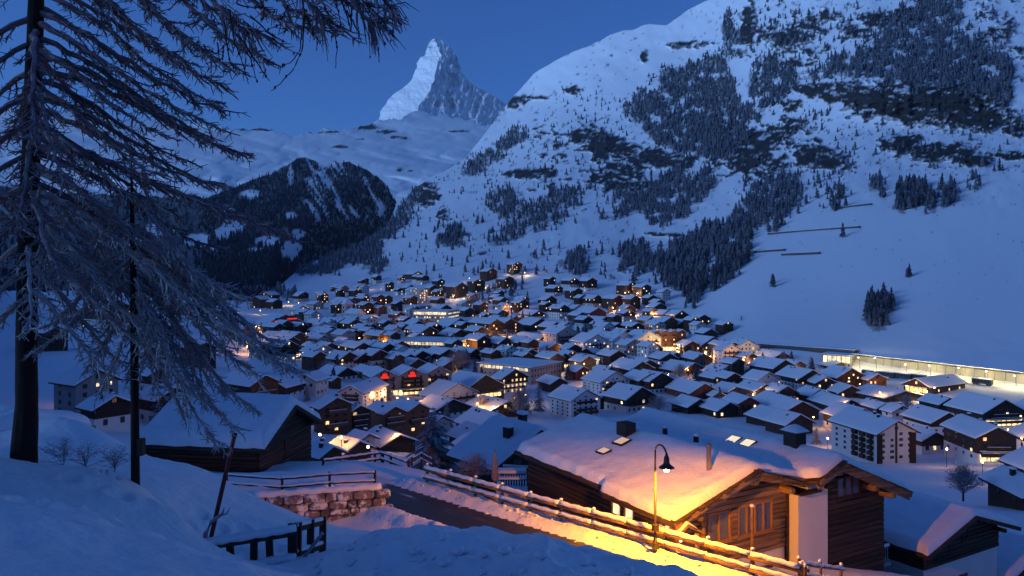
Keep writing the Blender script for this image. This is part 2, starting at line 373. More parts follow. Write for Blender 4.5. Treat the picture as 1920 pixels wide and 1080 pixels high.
# relief: gullies and outcrops in metres, growing with height
amp = hi * (1 - 0.8 * smooth_zone)
relief = amp * (Dg / 1500) * (26 * fbm(PXg / 120, PYg / 90, 4, 31) + 9 * fbm(PXg / 30, PYg / 22, 4, 33))
cliff = (rmask * (0.35 + np.clip(rk, 0, 1))) * (Dg / 1500) * 30 * (ridged(PXg / 26, PYg / 9, 4, 51) - 0.25)
Dn = Dg * 1.0 - cliff * 0.9 - relief * 0.6        # push along the view
Dn = Dn - hi * rmask * Dg * 0.004
Zg = (HY - PYg) / F * Dn + relief * 0.25 * (1 - rr[None, :])
Zg = Zg + (1 - hi) * 0.8 * fbm(Xg / 25, Dg / 25, 3, 71) * sstep(560, 700, PYg)
Xg = (PXg - CX) / F * Dn
Dg = Dn
rock = np.clip(rmask + 0.85 * speck, 0, 1)
# streaks of snow lying on ledges of the rock
rock = np.maximum(rock * (1 - 0.8 * sstep(0.22, 0.36, fbm(wx_ / 12, wy_ / 3.4 - wx_ / 40, 4, 61))), core * (1 - .85 * sstep(.30, .42, fbm(wx_ / 13, wy_ / 4.2 + wx_ / 55, 4, 62))))
FOREST = [
 ([(540, 524), (620, 482), (690, 455), (735, 422), (750, 382), (775, 352), (792, 362), (768, 402), (748, 442), (695, 490), (610, 515)], .055),  # polygon in the photo, trees per square photo pixel
 ([(1165, 205), (1185, 180), (1240, 135), (1300, 115), (1345, 95), (1362, 112), (1382, 180), (1428, 212), (1400, 240), (1372, 300), (1300, 292), (1225, 265), (1185, 225)], .050),
 ([(862, 322), (940, 266), (990, 238), (992, 246), (945, 290), (890, 332)], .075),
 ([(1354, 25), (1372, 20), (1386, 45), (1392, 95), (1380, 112), (1357, 92)], .05),
 ([(1500, 152), (1560, 110), (1620, 85), (1680, 35), (1700, 0), (1805, -5), (1795, 55), (1850, 85), (1895, 110), (1900, 205), (1860, 190), (1800, 165), (1720, 160), (1640, 152), (1560, 148)], .036),
 ([(1405, 150), (1420, 108), (1455, 100), (1500, 150), (1465, 200), (1430, 205)], .04),
 ([(1420, 25), (1520, 20), (1560, 80), (1500, 100), (1440, 90)], .012),
 ([(1110, 412), (1150, 378), (1220, 345), (1270, 325), (1332, 312), (1342, 345), (1300, 392), (1235, 432), (1210, 405), (1150, 408)], .040),
 ([(915, 368), (960, 350), (982, 378), (930, 412)], .045),
 ([(905, 455), (940, 420), (965, 398), (1000, 372), (1090, 350), (1096, 385), (1050, 418), (1005, 442), (935, 462)], .030),
 ([(1228, 482), (1290, 440), (1340, 418), (1375, 400), (1400, 420), (1410, 452), (1392, 492), (1362, 530), (1300, 548), (1240, 528)], .045),
 ([(1375, 405), (1400, 360), (1440, 340), (1490, 322), (1505, 365), (1478, 405), (1420, 440)], .026),
 ([(1155, 462), (1200, 448), (1226, 500), (1200, 520), (1168, 492)], .045), ([(1280, 530), (1312, 530), (1310, 575), (1284, 580)], .05),
 ([(1056, 490), (1075, 470), (1100, 480), (1104, 505), (1080, 518), (1058, 510)], .06), ([(812, 450), (835, 422), (868, 430), (872, 458), (840, 470)], .05),
 ([(1680, 352), (1700, 342), (1735, 345), (1742, 375), (1710, 394), (1685, 388)], .05), ([(1758, 352), (1778, 345), (1792, 368), (1786, 388), (1762, 388)], .05), ([(1630, 345), (1655, 335), (1662, 368), (1635, 372)], .035),
 ([(1728, 366), (1752, 362), (1750, 398), (1730, 402)], .04), ([(1528, 345), (1580, 340), (1585, 395), (1540, 410)], .012), ([(1624, 572), (1650, 556), (1668, 575), (1655, 612), (1628, 612)], .045), ([(1662, 565), (1676, 562), (1678, 588), (1664, 590)], .02),
 ([(545, 512), (600, 482), (660, 452), (710, 432), (726, 440), (690, 482), (620, 505), (560, 520)], .07), ([(440, 545), (540, 540), (555, 556), (500, 562), (440, 566)], .05),
 ([(680, 505), (720, 470), (735, 480), (705, 515)], .04), ([(1440, 215), (1560, 205), (1560, 260), (1440, 260)], .006), ([(1390, 330), (1560, 300), (1600, 360), (1480, 420), (1400, 420)], .005),
 ([(750, 330), (900, 330), (1000, 240), (1180, 200), (1180, 330), (1100, 420), (900, 480), (700, 500)], .0032), ([(700, 500), (1000, 470), (1250, 440), (1250, 540), (1000, 520), (760, 525)], .0030),
 ([(1050, 150), (1180, 190), (1160, 270), (1000, 260)], .004), ([(1560, 230), (1900, 250), (1890, 330), (1560, 320)], .002), ([(1400, 0), (1900, 0), (1900, 120), (1400, 110)], .004), ([(1800, 330), (1850, 325), (1840, 360), (1800, 365)], .012),
 ([(560, 690), (1500, 660), (1560, 760), (1000, 720), (560, 720)], .0022), ([(480, 600), (1200, 560), (1300, 640), (500, 650)], .0030), ([(880, 545), (960, 520), (990, 560), (890, 580)], .008),
]
# dark forest floor (brush and needle litter) under the thick woods
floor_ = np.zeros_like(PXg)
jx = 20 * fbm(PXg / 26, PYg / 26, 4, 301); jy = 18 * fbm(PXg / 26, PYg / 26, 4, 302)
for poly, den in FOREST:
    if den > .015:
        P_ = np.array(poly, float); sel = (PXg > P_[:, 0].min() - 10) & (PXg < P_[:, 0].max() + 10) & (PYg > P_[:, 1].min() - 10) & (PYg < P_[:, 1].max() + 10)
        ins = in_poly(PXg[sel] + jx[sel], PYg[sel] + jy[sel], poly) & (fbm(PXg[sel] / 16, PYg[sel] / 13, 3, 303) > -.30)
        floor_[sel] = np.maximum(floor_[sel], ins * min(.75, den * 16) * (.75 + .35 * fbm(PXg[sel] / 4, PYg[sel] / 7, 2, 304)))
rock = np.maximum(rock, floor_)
V = np.stack([Xg, Dg, Zg], -1)
lastr = V[:, -1:, :]
def skirt(V, steps=((1.04, -25), (1.2, -260), (1.5, -900))):
    out = [V]; l = V[:, -1:, :]
    for f, dz in steps:
        q = l.copy(); q[..., 0] *= f; q[..., 1] *= f; q[..., 2] += dz; out.append(q)
    return np.concatenate(out, 1)
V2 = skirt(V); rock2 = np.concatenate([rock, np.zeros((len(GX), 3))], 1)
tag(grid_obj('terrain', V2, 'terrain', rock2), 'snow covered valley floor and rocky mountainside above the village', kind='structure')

def ground_at_px(px, py):
    """world point on the valley/mountain sheet seen at a photo position"""
    i = np.clip(np.searchsorted(GX, px) - 1, 0, len(GX) - 2); t = (px - GX[i]) / (GX[i + 1] - GX[i])
    def at(k):
        yy = PYg[k][::-1]; return np.interp(py, yy, Dg[k][::-1])
    d = at(i) * (1 - t) + at(i + 1) * t
    return Vector(((px - CX) / F * d, d, (HY - py) / F * d))

def ground_z(X, Y):
    px = CX + F * X / Y
    i = int(np.clip(np.searchsorted(GX, px) - 1, 0, len(GX) - 2)); t = (px - GX[i]) / (GX[i + 1] - GX[i])
    a = np.interp(Y, Dg[i], Zg[i]); b = np.interp(Y, Dg[i + 1], Zg[i + 1])
    return float(a * (1 - t) + b * t)

# ---- the forested hill across the valley on the left
def sheet(name, label, xs, sky_pts, cols, nr, ybase, relief_amp, seed, material='terrain', rockf=None, dmin=None):
    xs = np.asarray(xs, float); ys = np.interp(xs, [q[0] for q in sky_pts], [q[1] for q in sky_pts])
    ys = ys + (11.0 if seed == 91 else 4.5) * fbm(xs / 16, xs * 0, 5, seed)
    r = np.linspace(0, 1, nr); PX = np.repeat(xs[:, None], nr, 1); PY = ybase + (ys[:, None] - ybase) * r[None, :]
    a = sorted(cols); D = np.exp(np.interp(PY, [q[0] for q in a], np.log([q[1] for q in a])))
    D = D * (1 + relief_amp * (fbm(PX / 70, PY / 45, 5, seed + 1) if seed != 91 else 2.0 * (ridged(PX / 190 + PY / 80, PY / 46 - PX / 200, 3, 95) - .5) + .22 * fbm(PX / 44 + PY / 50, PY / 12, 4, 96) + .05 * fbm(PX / 9, PY / 5, 2, 98)))
    if dmin is not None:
        dm = dmin(PX) * (1 + .10 * (545 - PY) / 200); D = np.where(D > dm, D, dm) if False else 0.5 * (D + dm + np.sqrt((D - dm) ** 2 + 120 ** 2))
    V = np.stack([(PX - CX) / F * D, D, (HY - PY) / F * D], -1)
    rk = rockf(PX, PY) if rockf else np.zeros_like(PX)
    o = grid_obj(name, skirt(V), material, np.concatenate([rk, np.zeros((len(xs), 3))], 1))
    tag(o, label, kind='structure')
    return PX, PY, D

HILL_SKY = [(-700, 300), (0, 350), (200, 365), (380, 372), (430, 356), (480, 335), (520, 320), (540, 310), (556, 297), (566, 296), (600, 306), (650, 303), (680, 315), (705, 330), (728, 352), (742, 380), (750, 430), (780, 500)]
GL = [(440, 425, 26, 14), (500, 452, 22, 10), (545, 470, 20, 18), (415, 440, 18, 10), (470, 365, 22, 9), (545, 405, 12, 7), (560, 440, 14, 10), (480, 470, 18, 6), (400, 470, 16, 7), (370, 450, 24, 12), (300, 430, 30, 12), (240, 450, 30, 12), (420, 395, 22, 7), (545, 330, 5, 20)]
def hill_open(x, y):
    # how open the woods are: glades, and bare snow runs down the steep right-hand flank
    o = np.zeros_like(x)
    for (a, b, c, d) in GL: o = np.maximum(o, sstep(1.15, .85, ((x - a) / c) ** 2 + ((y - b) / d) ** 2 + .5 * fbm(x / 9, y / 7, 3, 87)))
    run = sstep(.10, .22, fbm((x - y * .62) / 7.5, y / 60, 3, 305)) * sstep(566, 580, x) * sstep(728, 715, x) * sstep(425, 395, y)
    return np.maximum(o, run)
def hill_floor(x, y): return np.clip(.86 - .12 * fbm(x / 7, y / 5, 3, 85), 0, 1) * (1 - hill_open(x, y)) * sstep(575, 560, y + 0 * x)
hillPX, hillPY, hillD = sheet('hill', 'forested hillside across the valley', np.arange(-700, 801, 4), HILL_SKY,
      [(575, 1000), (545, 1300), (480, 1650), (430, 2150), (380, 2550), (300, 3100), (280, 3300)], 120, 575, 0.03, 81,
      rockf=hill_floor, dmin=lambda x: np.interp(x, [430, 520, 560, 620, 680, 745, 800], [300, 1650, 1950, 2350, 2600, 2950, 3000]))

RIDGE_SKY = [(-900, 150), (0, 196), (200, 222), (380, 236), (420, 241), (445, 238), (480, 239), (497, 236), (520, 246), (570, 252), (610, 243), (640, 247), (668, 243), (688, 232), (700, 228),
             (712, 226), (745, 222), (770, 214), (788, 207), (815, 212), (850, 224), (900, 232), (940, 240), (1000, 235), (1100, 230)]
def ridge_rock(x, y):
    b = np.zeros_like(x)
    for (cx_, cy_, a_, b_, s_) in [(685, 238, 22, 7, .8), (725, 248, 26, 5, .62), (640, 275, 18, 4, 1.1), (680, 262, 20, 4, .6), (745, 258, 25, 5, .8), (860, 246, 24, 3, .55), (760, 320, 24, 10, .7), (480, 243, 60, 3, .7), (600, 248, 40, 3, .7)]:
        b = np.maximum(b, s_ * np.exp(-0.8 * (((x - cx_) / a_) ** 2 + ((y - cy_) / b_) ** 2)))
    return sstep(0.40, 0.5, b * 0.7 + 0.3 * fbm(x / 11, y / 3, 4, 93) + 0.17 * sstep(268, 238, y) + .10 * fbm(x / 4, y / 3, 2, 97))
sheet('ridge', 'snow ridges below the great peak', np.concatenate([np.arange(-900, 380, 8), np.arange(380, 1101, 2.5)]), RIDGE_SKY,
      [(440, 3200), (400, 3600), (330, 4300), (280, 5300), (250, 6300), (225, 7000), (210, 7600), (150, 8200)], 150, 440, 0.024, 91, rockf=ridge_rock)

# ---- the great horn-shaped peak
def lerp_tab(tab, y): return np.interp(y, [q[0] for q in tab], [q[1] for q in tab])
PL = [(72, 813), (78, 806), (88, 801), (97, 799), (104, 797), (108, 789), (118, 782), (124, 782), (136, 777), (146, 773), (152, 769), (164, 757), (174, 741), (186, 729), (198, 721), (208, 714), (222, 711), (240, 700), (275, 680)]
PC = [(72, 815), (84, 819), (96, 824), (104, 829), (112, 822), (130, 817), (150, 814), (165, 806), (180, 798), (195, 788), (206, 778), (215, 768), (230, 750), (240, 740), (275, 720)]
PR = [(72, 818), (76, 832), (88, 843), (98, 852), (110, 858), (125, 863), (140, 868), (150, 876), (160, 888), (168, 903), (173, 913), (180, 926), (192, 944), (205, 965), (240, 1010), (275, 1050)]
ny, nx = 240, 170
yy = np.linspace(72, 275, ny)
s = np.linspace(0, 2, 2 * nx)
YY = np.repeat(yy[None, :], 2 * nx, 0); SS = np.repeat(s[:, None], ny, 1)
jl = 2.2 * fbm(yy / 7, yy * 0, 4, 5); jc = 2.0 * fbm(yy / 8, yy * 0 + 3, 4, 6); jr = 2.2 * fbm(yy / 7, yy * 0 + 9, 4, 7)
fade = sstep(72, 82, yy)
xl, xc, xr = lerp_tab(PL, yy) + jl * fade, lerp_tab(PC, yy) + jc * fade, lerp_tab(PR, yy) + jr * fade
PXm = np.where(SS < 1, xl + (xc - xl) * SS, xc + (xr - xc) * (SS - 1))
tdown = (YY - 72) / 160.0
dl, dc, dr = 9050 + 250 * tdown, 9000 - 1000 * tdown, 9060 - 600 * tdown
Dm = np.where(SS < 1, dl + (dc - dl) * SS ** 1.0, dc + (dr - dc) * np.clip(SS - 1, 0, 1) ** 0.85)
left = SS < 1
strata = ridged(PXm / 40, YY / 5.0 + 0.12 * PXm / 5, 3, 8)
Dm = Dm - np.where(left, 10 * strata + 22 * fbm(PXm / 14, YY / 10, 4, 16), 150 * ridged(PXm / 15 + YY / 60, YY / 40, 5, 9) * sstep(74, 95, YY)) + 45 * fbm(PXm / 7, YY / 7, 4, 10)
top = sstep(112, 92, YY)
rockm = np.where(left, sstep(0.62, 0.85, strata * 0.30 + 0.55 * fbm(PXm / 8, YY / 2.4, 4, 12) + 0.50 * top + 0.16 * sstep(190, 215, YY)) * .8,
                 sstep(0.34, 0.56, 0.44 + 0.42 * fbm(PXm / 5 + YY / 40, YY / 13, 4, 13) + 0.28 * fbm(PXm / 14, YY / 30, 3, 14) - 0.35 * sstep(196, 214, YY + 0.0 * PXm) - 0.22 * sstep(.05, .35, fbm(PXm / 22 - YY / 50, YY / 26, 3, 19))) * 0.66)
Vm = np.stack([(PXm - CX) / F * Dm, Dm, (HY - YY) / F * Dm], -1)
# close the far side
bk_l = Vm[:1].copy(); bk_l[..., 1] += 500; bk_l[..., 0] += 120; bk_l[..., 2] -= 40
bk_r = Vm[-1:].copy(); bk_r[..., 1] += 400; bk_r[..., 0] -= 120; bk_r[..., 2] -= 40
Vm = np.concatenate([bk_l, Vm, bk_r, bk_l], 0); rockm = np.concatenate([rockm[:1], rockm, rockm[-1:], rockm[:1]], 0)
tag(grid_obj('mountain', Vm, 'peak', rockm), 'steep horn shaped peak with snowy left face and grey rock right face', kind='structure')

# ---- unseen slope behind and beside the viewpoint, profile shaped to block the low glow
az = np.radians(np.linspace(-36, -262, 60)); rad = np.geomspace(60, 4200, 40)
A, RD = np.meshgrid(az, rad, indexing='ij')
deg = -np.degrees(A)
hh = (np.minimum(RD, 110) * 0.50 + np.maximum(RD - 110, 0) * 0.165) * sstep(36, 75, deg) * sstep(262, 200, deg) - 14 + 0.03 * RD * fbm(RD / 300, deg / 20, 3, 15)
hh = hh - 10 * sstep(60, 30, deg)
HS = np.stack([RD * np.sin(A), RD * np.cos(A), hh], -1); sk = HS[:1].copy(); sk[..., 2] -= 500; HS = np.concatenate([sk, HS], 0)  # edge skirt added to stop sunlight leaking in underneath
tag(grid_obj('hillside', HS, 'snow'), 'unseen snowy slope beside the viewpoint, shaped to shade the foreground', kind='structure')
# ================================================================== NEAR GROUND: the snow slope, the road bench, the banks
def _xyz(x, y, d): p = P(x, y, d); return (p.x, p.y, p.z)
ROADZ = -12.7
FA = np.array([0.0362 * 40.6, -0.0334 * 40.6]); FA0 = np.array([-0.0055 * 40.6, 40.6])     # roadside fence: one step of FA per post
FDIR = FA / np.linalg.norm(FA); FN = np.array([-FDIR[1], FDIR[0]])                          # FN points away from the camera side
if FN[1] < 0: FN = -FN
def fence_pt(n, off=0.0): q = FA0 + FA * n + FN * off; return q
ctl = [(0, 0, -1.7), (0, 2.2, -1.65), (-3, 0, -1.2), (4, 0, -1.9), (0, -12, 1.5), (-14, -6, 0.2), (12, -8, -1.0), (-25, 0, -0.5), (20, 0, -5.0), (35, 0, -9), (-40, 10, -3.5), (-8, 4, -1.2), (-12, 8, -2.4), (-20, 15, -4.2), (-10, 12, -3.4)]
for q in [(0, 955, 6.0), (100, 968, 6.2), (250, 1010, 6.6), (370, 1078, 7.2), (-300, 900, 6.5),
          (0, 930, 11), (-200, 850, 13), (150, 960, 11), (45, 862, 15), (255, 907, 15), (120, 880, 15.5), (330, 960, 14), (385, 1048, 15), (300, 1050, 12),
          (430, 970, 17), (500, 962, 18), (555, 985, 17.6), (490, 930, 21), (440, 886, 24), (400, 864, 24.5), (270, 846, 24.5), (215, 818, 25.5), (130, 790, 26.5), (0, 812, 28), (-300, 815, 28),
          (-100, 845, 21), (-100, 832, 25), (20, 838, 20.5), (20, 826, 24.5), (120, 838, 20), (120, 815, 23.5), (250, 872, 19.5), (250, 852, 22.5), (350, 885, 20), (180, 950, 12.5), (330, 905, 17.5), (540, 1045, 15.5), (600, 1050, 14.5), (580, 1100, 12),
          (610, 1012, 13.2), (640, 987, 13), (700, 967, 13), (760, 962, 12.7), (815, 955, 12.5), (860, 969, 12.3), (920, 985, 12), (1000, 996, 11.6), (1100, 1015, 11.2), (1180, 1028, 10.9), (1240, 1041, 10.6), (1330, 1076, 10.2), (1420, 1130, 9.8), (1600, 1230, 9.4), (1900, 1400, 9),
          (700, 1080, 9.4), (900, 1080, 8.6), (1100, 1085, 8.4), (1250, 1120, 8), (800, 1030, 11), (1000, 1040, 10)]:
    p_ = _xyz(*q); isbank = q[0] >= 600 and q[2] < 13.5
    ctl.append((p_[0], p_[1], p_[2] - ((0.42 if q[0] < 950 else 0.28) if isbank else (0.40 if (q[0] > 380 and q[2] > 16) else (-.10 if q[2] < 7.5 else 0.08)))))
# behind the bank the slope drops to the road
for n in (-3, -1, 1, 3, 5, 7, 9, 12, 15):
    for off, z in ((-9.5, -10.6), (-6.2, -12.5), (-4.6, ROADZ), (-2.5, ROADZ - .03), (-0.6, ROADZ + .02), (0.8, ROADZ - 0.15), (3.0, -14.0)):
        if n < 2 and off < -5 or n < 0 and off < -4: continue
        q = fence_pt(n, off); ctl.append((q[0], q[1], z))
ctl += [(-8.5, 44, ROADZ + .1), (-8, 47, ROADZ), (-10, 50, ROADZ), (-12, 47, ROADZ + .3), (-6.5, 49, ROADZ), (-5, 47.5, ROADZ), (-12, 52, -13.1), (-17, 47, -12.6), (-17, 44, -12.2), (-11, 43, -12.0), (-14, 42, -11.9), (-20, 42, -12),
        (-7.4, 39.4, -12.95), (-9, 38.3, -13.6), (-11, 37.3, -13.8), (-13, 36, -13.5), (-16, 36, -13.2), (-9.5, 34, -13.3), (-13, 32, -12.9), (-5, 38, -12.9), (-6, 33, -12.8), (-10, 29, -11.9), (-15, 29, -11.6), (-22, 34, -11.5), (-30, 40, -12)]
for (px_, d_) in [(-300, 75), (100, 75), (350, 72), (500, 72), (650, 70), (800, 70), (950, 68), (1100, 68), (1250, 66), (1400, 66), (1550, 66), (1750, 66), (2000, 66), (2400, 66)]:
    X_ = (px_ - CX) / F * d_; ctl.append((X_, d_, ground_z(X_, d_) - 0.3))
ctl += [(-24, 57, -14.2), (-16, 57, -14.3), (-20, 53, -13.9), (-28, 52, -13.6), (-24, 45, -12.6), (-14.5, 50, -13.4), (-8, 56, -15.5), (0, 52, -17), (6, 50, -17), (14, 46, -17), (22, 44, -17.5), (30, 46, -20), (30, 30, -15), (20, 30, -13), (40, 40, -20)]
C = np.array(ctl, float)
def tps(r2): return np.where(r2 > 1e-12, r2 * np.log(np.maximum(r2, 1e-12)), 0)
SCL = 20.0
def _fit(C, lam=5e-5):
    n = len(C); p = C[:, :2] / SCL
    K = tps(((p[:, None] - p[None]) ** 2).sum(-1)) + lam * np.eye(n); Q = np.concatenate([np.ones((n, 1)), p], 1)
    Am = np.block([[K, Q], [Q.T, np.zeros((3, 3))]]); return np.linalg.solve(Am, np.concatenate([C[:, 2], np.zeros(3)]))
_w = _fit(C)
def near_base(X, Y):
    X = np.asarray(X, float); Y = np.asarray(Y, float); sh = X.shape; q = np.stack([X.ravel(), Y.ravel()], -1) / SCL; out = np.zeros(len(q)); p = C[:, :2] / SCL
    for i in range(0, len(q), 20000):
        b = q[i:i + 20000]; out[i:i + 20000] = tps(((b[:, None] - p[None]) ** 2).sum(-1)) @ _w[:-3] + _w[-3] + b @ _w[-2:]
    return out.reshape(sh)
def road_coord(X, Y):
    dx = X - FA0[0]; dy = Y - FA0[1]; return (dx * FDIR[0] + dy * FDIR[1]), (dx * FN[0] + dy * FN[1])
rngp = np.random.default_rng(3)
PRINTS = [(P(x, y, d).x, d, r) for x, y, d, r in [(285, 893, 15.6, .20), (225, 940, 13.5, .16), (320, 945, 14.2, .16), (350, 960, 14.3, .15), (440, 1000, 16.4, .2), (472, 1010, 16.2, .2), (250, 1035, 7.2, .13), (60, 1000, 6.4, .12), (265, 1058, 6.6, .12), (110, 985, 6.6, .1), (200, 1020, 6.8, .1), (395, 1005, 15.5, .15), (180, 900, 14.6, .14), (205, 915, 14.4, .14), (350, 920, 16, .15), (375, 905, 17, .15), (410, 935, 17, .15), (455, 945, 17.5, .16), (130, 905, 13.5, .13), (90, 930, 12, .12), (520, 975, 17, .15), (40, 1030, 5.6, .1), (150, 1045, 5.8, .1), (320, 1070, 6.8, .11)]]
def near_z(X, Y, detail=True):
    z = near_base(X, Y)
    s_, o_ = road_coord(X, Y)
    onroad = sstep(-5.4, -4.6, o_) * sstep(0.6, 0.1, o_) * sstep(-10.0, -8.5, s_) * sstep(60, 40, s_)
    z = z * (1 - onroad) + onroad * (ROADZ - 0.02)
    if detail:
        cx_, cy_ = X, Y
        bank = np.exp(-((Y - 11.5) / 3.0) ** 2) * sstep(-6, -3.5, X)
        z = z + (1 - onroad) * (0.12 * fbm(cx_ / 2.6, cy_ / 2.6, 3, 101) + 0.075 * fbm(cx_ / 0.75, cy_ / 0.75, 3, 102) + 0.022 * fbm(cx_ / 0.22, cy_ / 0.22, 2, 107))
        lump = np.clip(ridged(cx_ / 1.3, cy_ / 1.3, 3, 103) - 0.62, 0, 1)
        z = z + bank * (0.6 * lump + 0.10 * fbm(cx_ / 0.35, cy_ / 0.35, 3, 104))
        verge = sstep(-1.35, -0.95, o_) * sstep(0.7, 0.2, o_) * sstep(-9, -7, s_)
        z = z + verge * (0.26 + 0.14 * fbm(cx_ / 0.5, cy_ / 0.5, 3, 105))
        inner = sstep(-5.6, -5.0, o_) * sstep(-3.9, -4.5, o_) * sstep(-9, -6, s_)
        z = z + inner * (0.22 + 0.15 * fbm(cx_ / 0.6, cy_ / 0.6, 3, 106))
        for (fx, fy, fr) in PRINTS:
            d2 = ((cx_ - fx) / fr) ** 2 + ((cy_ - fy) / (fr * 1.3)) ** 2
            z = z - 0.13 * np.exp(-d2) + 0.05 * np.exp(-((np.sqrt(d2) - 1.6) / 0.5) ** 2)
    return z
def nz_at(x, y): return float(near_z(np.array([x]), np.array([y]), False)[0])
us = np.concatenate([np.arange(-1.6, -0.72, 0.03), np.arange(-0.72, 0.72, 0.0042), np.arange(0.72, 1.61, 0.03)])
ds = np.concatenate([np.geomspace(1.0, 4.0, 20)[:-1], np.geomspace(4.0, 74, 300)])
U, DD = np.meshgrid(us, ds, indexing='ij')
XN = U * DD; ZN = near_z(XN, DD)
ZN = ZN - 1.2 * sstep(66, 74, DD)
tag(grid_obj('ground', np.stack([XN, DD, ZN], -1), 'snow'), 'snow covered slope, banks and roadside in front', kind='structure')
# the patch right under and behind the viewpoint
# clods of snow thrown up by the plough along the bank and both road edges
cl = MB(); rc = random.Random(31)
def clod(x, y, r):
    z = float(near_z(np.array([x]), np.array([y]))[0]) + r * .25; n0 = len(cl.v)
    for (a, b, c) in ((0, 0, 1), (1, 0, .15), (.3, .95, .1), (-.8, .6, .2), (-.8, -.6, .05), (.3, -.95, .2), (.75, .5, .7), (-.6, .1, .75), (.1, -.7, .72), (0, 0, -.6)):
        cl.v.append((x + a * r * rc.uniform(.7, 1.2), y + b * r * rc.uniform(.7, 1.2), z + c * r * rc.uniform(.6, 1.0)))
    for f in ((0, 6, 7), (0, 7, 8), (0, 8, 6), (6, 1, 2), (6, 2, 7), (7, 2, 3), (7, 3, 4), (7, 4, 8), (8, 4, 5), (8, 5, 1), (8, 1, 6), (9, 2, 1), (9, 3, 2), (9, 4, 3), (9, 5, 4), (9, 1, 5)): cl.f.append(tuple(n0 + q for q in f)); cl.m.append(0)
for k in range(95):
    px_ = rc.uniform(590, 1300); d_ = np.interp(px_, [590, 815, 1100, 1330], [13.2, 12.5, 11.2, 10.2]) + rc.gauss(-.5, .9); clod((px_ - CX) / F * d_, d_, .04 + .10 * rc.random() ** 3)
for k in range(70):
    s_ = rc.uniform(-8, 12); o_ = rc.choice([-1.4, -.9, -.5, -4.8]) + rc.gauss(0, .18); q = FA0 + FDIR * s_ + FN * o_; clod(q[0], q[1], .04 + .08 * rc.random() ** 2)
tag(cl.build('snow_clods', 'snow', smooth=True), 'clods of ploughed snow along the bank and road edges', 'snow', kind='stuff')
xb, yb = np.meshgrid(np.linspace(-45, 45, 90), np.linspace(-30, 1.4, 40), indexing='ij')
tag(grid_obj('ground', np.stack([xb, yb, near_z(xb, yb) - 0.05], -1), 'snow'), 'snow covered slope under the viewpoint', kind='structure')
# the cleared strip of road: asphalt with snow smeared over it by the wheels
m = bpy.data.materials.new('road_surface'); m.use_nodes = True; t = m.node_tree; b = t.nodes['Principled BSDF']; MATS['road_surface'] = m
b.inputs['Roughness'].default_value = 0.5
tc = t.nodes.new('ShaderNodeTexCoord'); mp = t.nodes.new('ShaderNodeMapping'); mp.inputs['Rotation'].default_value = (0, 0, -math.atan2(FDIR[1], FDIR[0])); mp.inputs['Scale'].default_value = (0.22, 1.3, 1)
t.links.new(tc.outputs['Object'], mp.inputs[0]); mp.vector_type = 'TEXTURE'; mp.inputs['Scale'].default_value = (4.5, 0.8, 1); mp.inputs['Rotation'].default_value = (0, 0, math.atan2(FDIR[1], FDIR[0]))
n = t.nodes.new('ShaderNodeTexNoise'); n.inputs['Scale'].default_value = 1.0; n.inputs['Detail'].default_value = 7; n.inputs['Roughness'].default_value = 0.62; t.links.new(mp.outputs[0], n.inputs['Vector'])
at = t.nodes.new('ShaderNodeAttribute'); at.attribute_name = 'rock'
ad = t.nodes.new('ShaderNodeMath'); ad.operation = 'ADD'; t.links.new(n.outputs['Fac'], ad.inputs[0]); t.links.new(at.outputs['Fac'], ad.inputs[1])
rp = t.nodes.new('ShaderNodeValToRGB'); rp.color_ramp.elements[0].position = 0.50; rp.color_ramp.elements[0].color = (0.022, 0.020, 0.020, 1); rp.color_ramp.elements[1].position = 0.72; rp.color_ramp.elements[1].color = (0.62, 0.64, 0.68, 1)
e = rp.color_ramp.elements.new(0.60); e.color = (0.06, 0.057, 0.058, 1)
t.links.new(ad.outputs[0], rp.inputs[0]); t.links.new(rp.outputs[0], b.inputs['Base Color'])
ss_, oo_ = np.meshgrid(np.linspace(-10.5, 40, 200), np.linspace(-4.9, -0.75, 40), indexing='ij')
bend = -0.035 * np.clip(-ss_ - 3, 0, None) ** 2 * 0 
XR = FA0[0] + FDIR[0] * ss_ + FN[0] * oo_; YR = FA0[1] + FDIR[1] * ss_ + FN[1] * oo_
edge = 0.34 * sstep(-1.6, -0.95, oo_) + 0.30 * sstep(-4.2, -4.85, oo_) + 0.45 * sstep(-7.2, -10.0, ss_) - 0.035
tag(grid_obj('road', np.stack([XR, YR, np.full_like(XR, ROADZ + 0.012)], -1), 'road_surface', edge), 'dark ploughed road with smears of snow', kind='structure')
# ================================================================== VILLAGE HOUSES
HOUSES = []      # (root, px centre, py base, depth, wall word, lit word, notes)
placed = []      # plan circles for the fill-in

def win_mesh(w, h):
    mb = MB(); t = 0.09
    mb.box(0.0, 0.07, -w / 2, w / 2, 0, t); mb.box(0.0, 0.07, -w / 2, w / 2, h - t, h)
    mb.box(0.0, 0.07, -w / 2, -w / 2 + t, t, h - t); mb.box(0.0, 0.07, w / 2 - t, w / 2, t, h - t); mb.box(0.0, 0.055, -0.03, 0.03, t, h - t)
    return mb
def pane_mesh(w, h):
    mb = MB(); mb.box(0.0, 0.025, -w / 2 + 0.05, w / 2 - 0.05, 0.05, h - 0.05); return mb
_wcache = {}
def shared(kind, key, maker, mats):
    k = (kind, key, tuple(mats))
    if k not in _wcache:
        mb = maker(); me = bpy.data.meshes.new(kind); me.from_pydata(mb.v, [], mb.f)
        for q in mats: me.materials.append(M[q])
        if len(mats) > 1: me.polygons.foreach_set('material_index', mb.m)
        me.update(); _wcache[k] = me
    return _wcache[k]

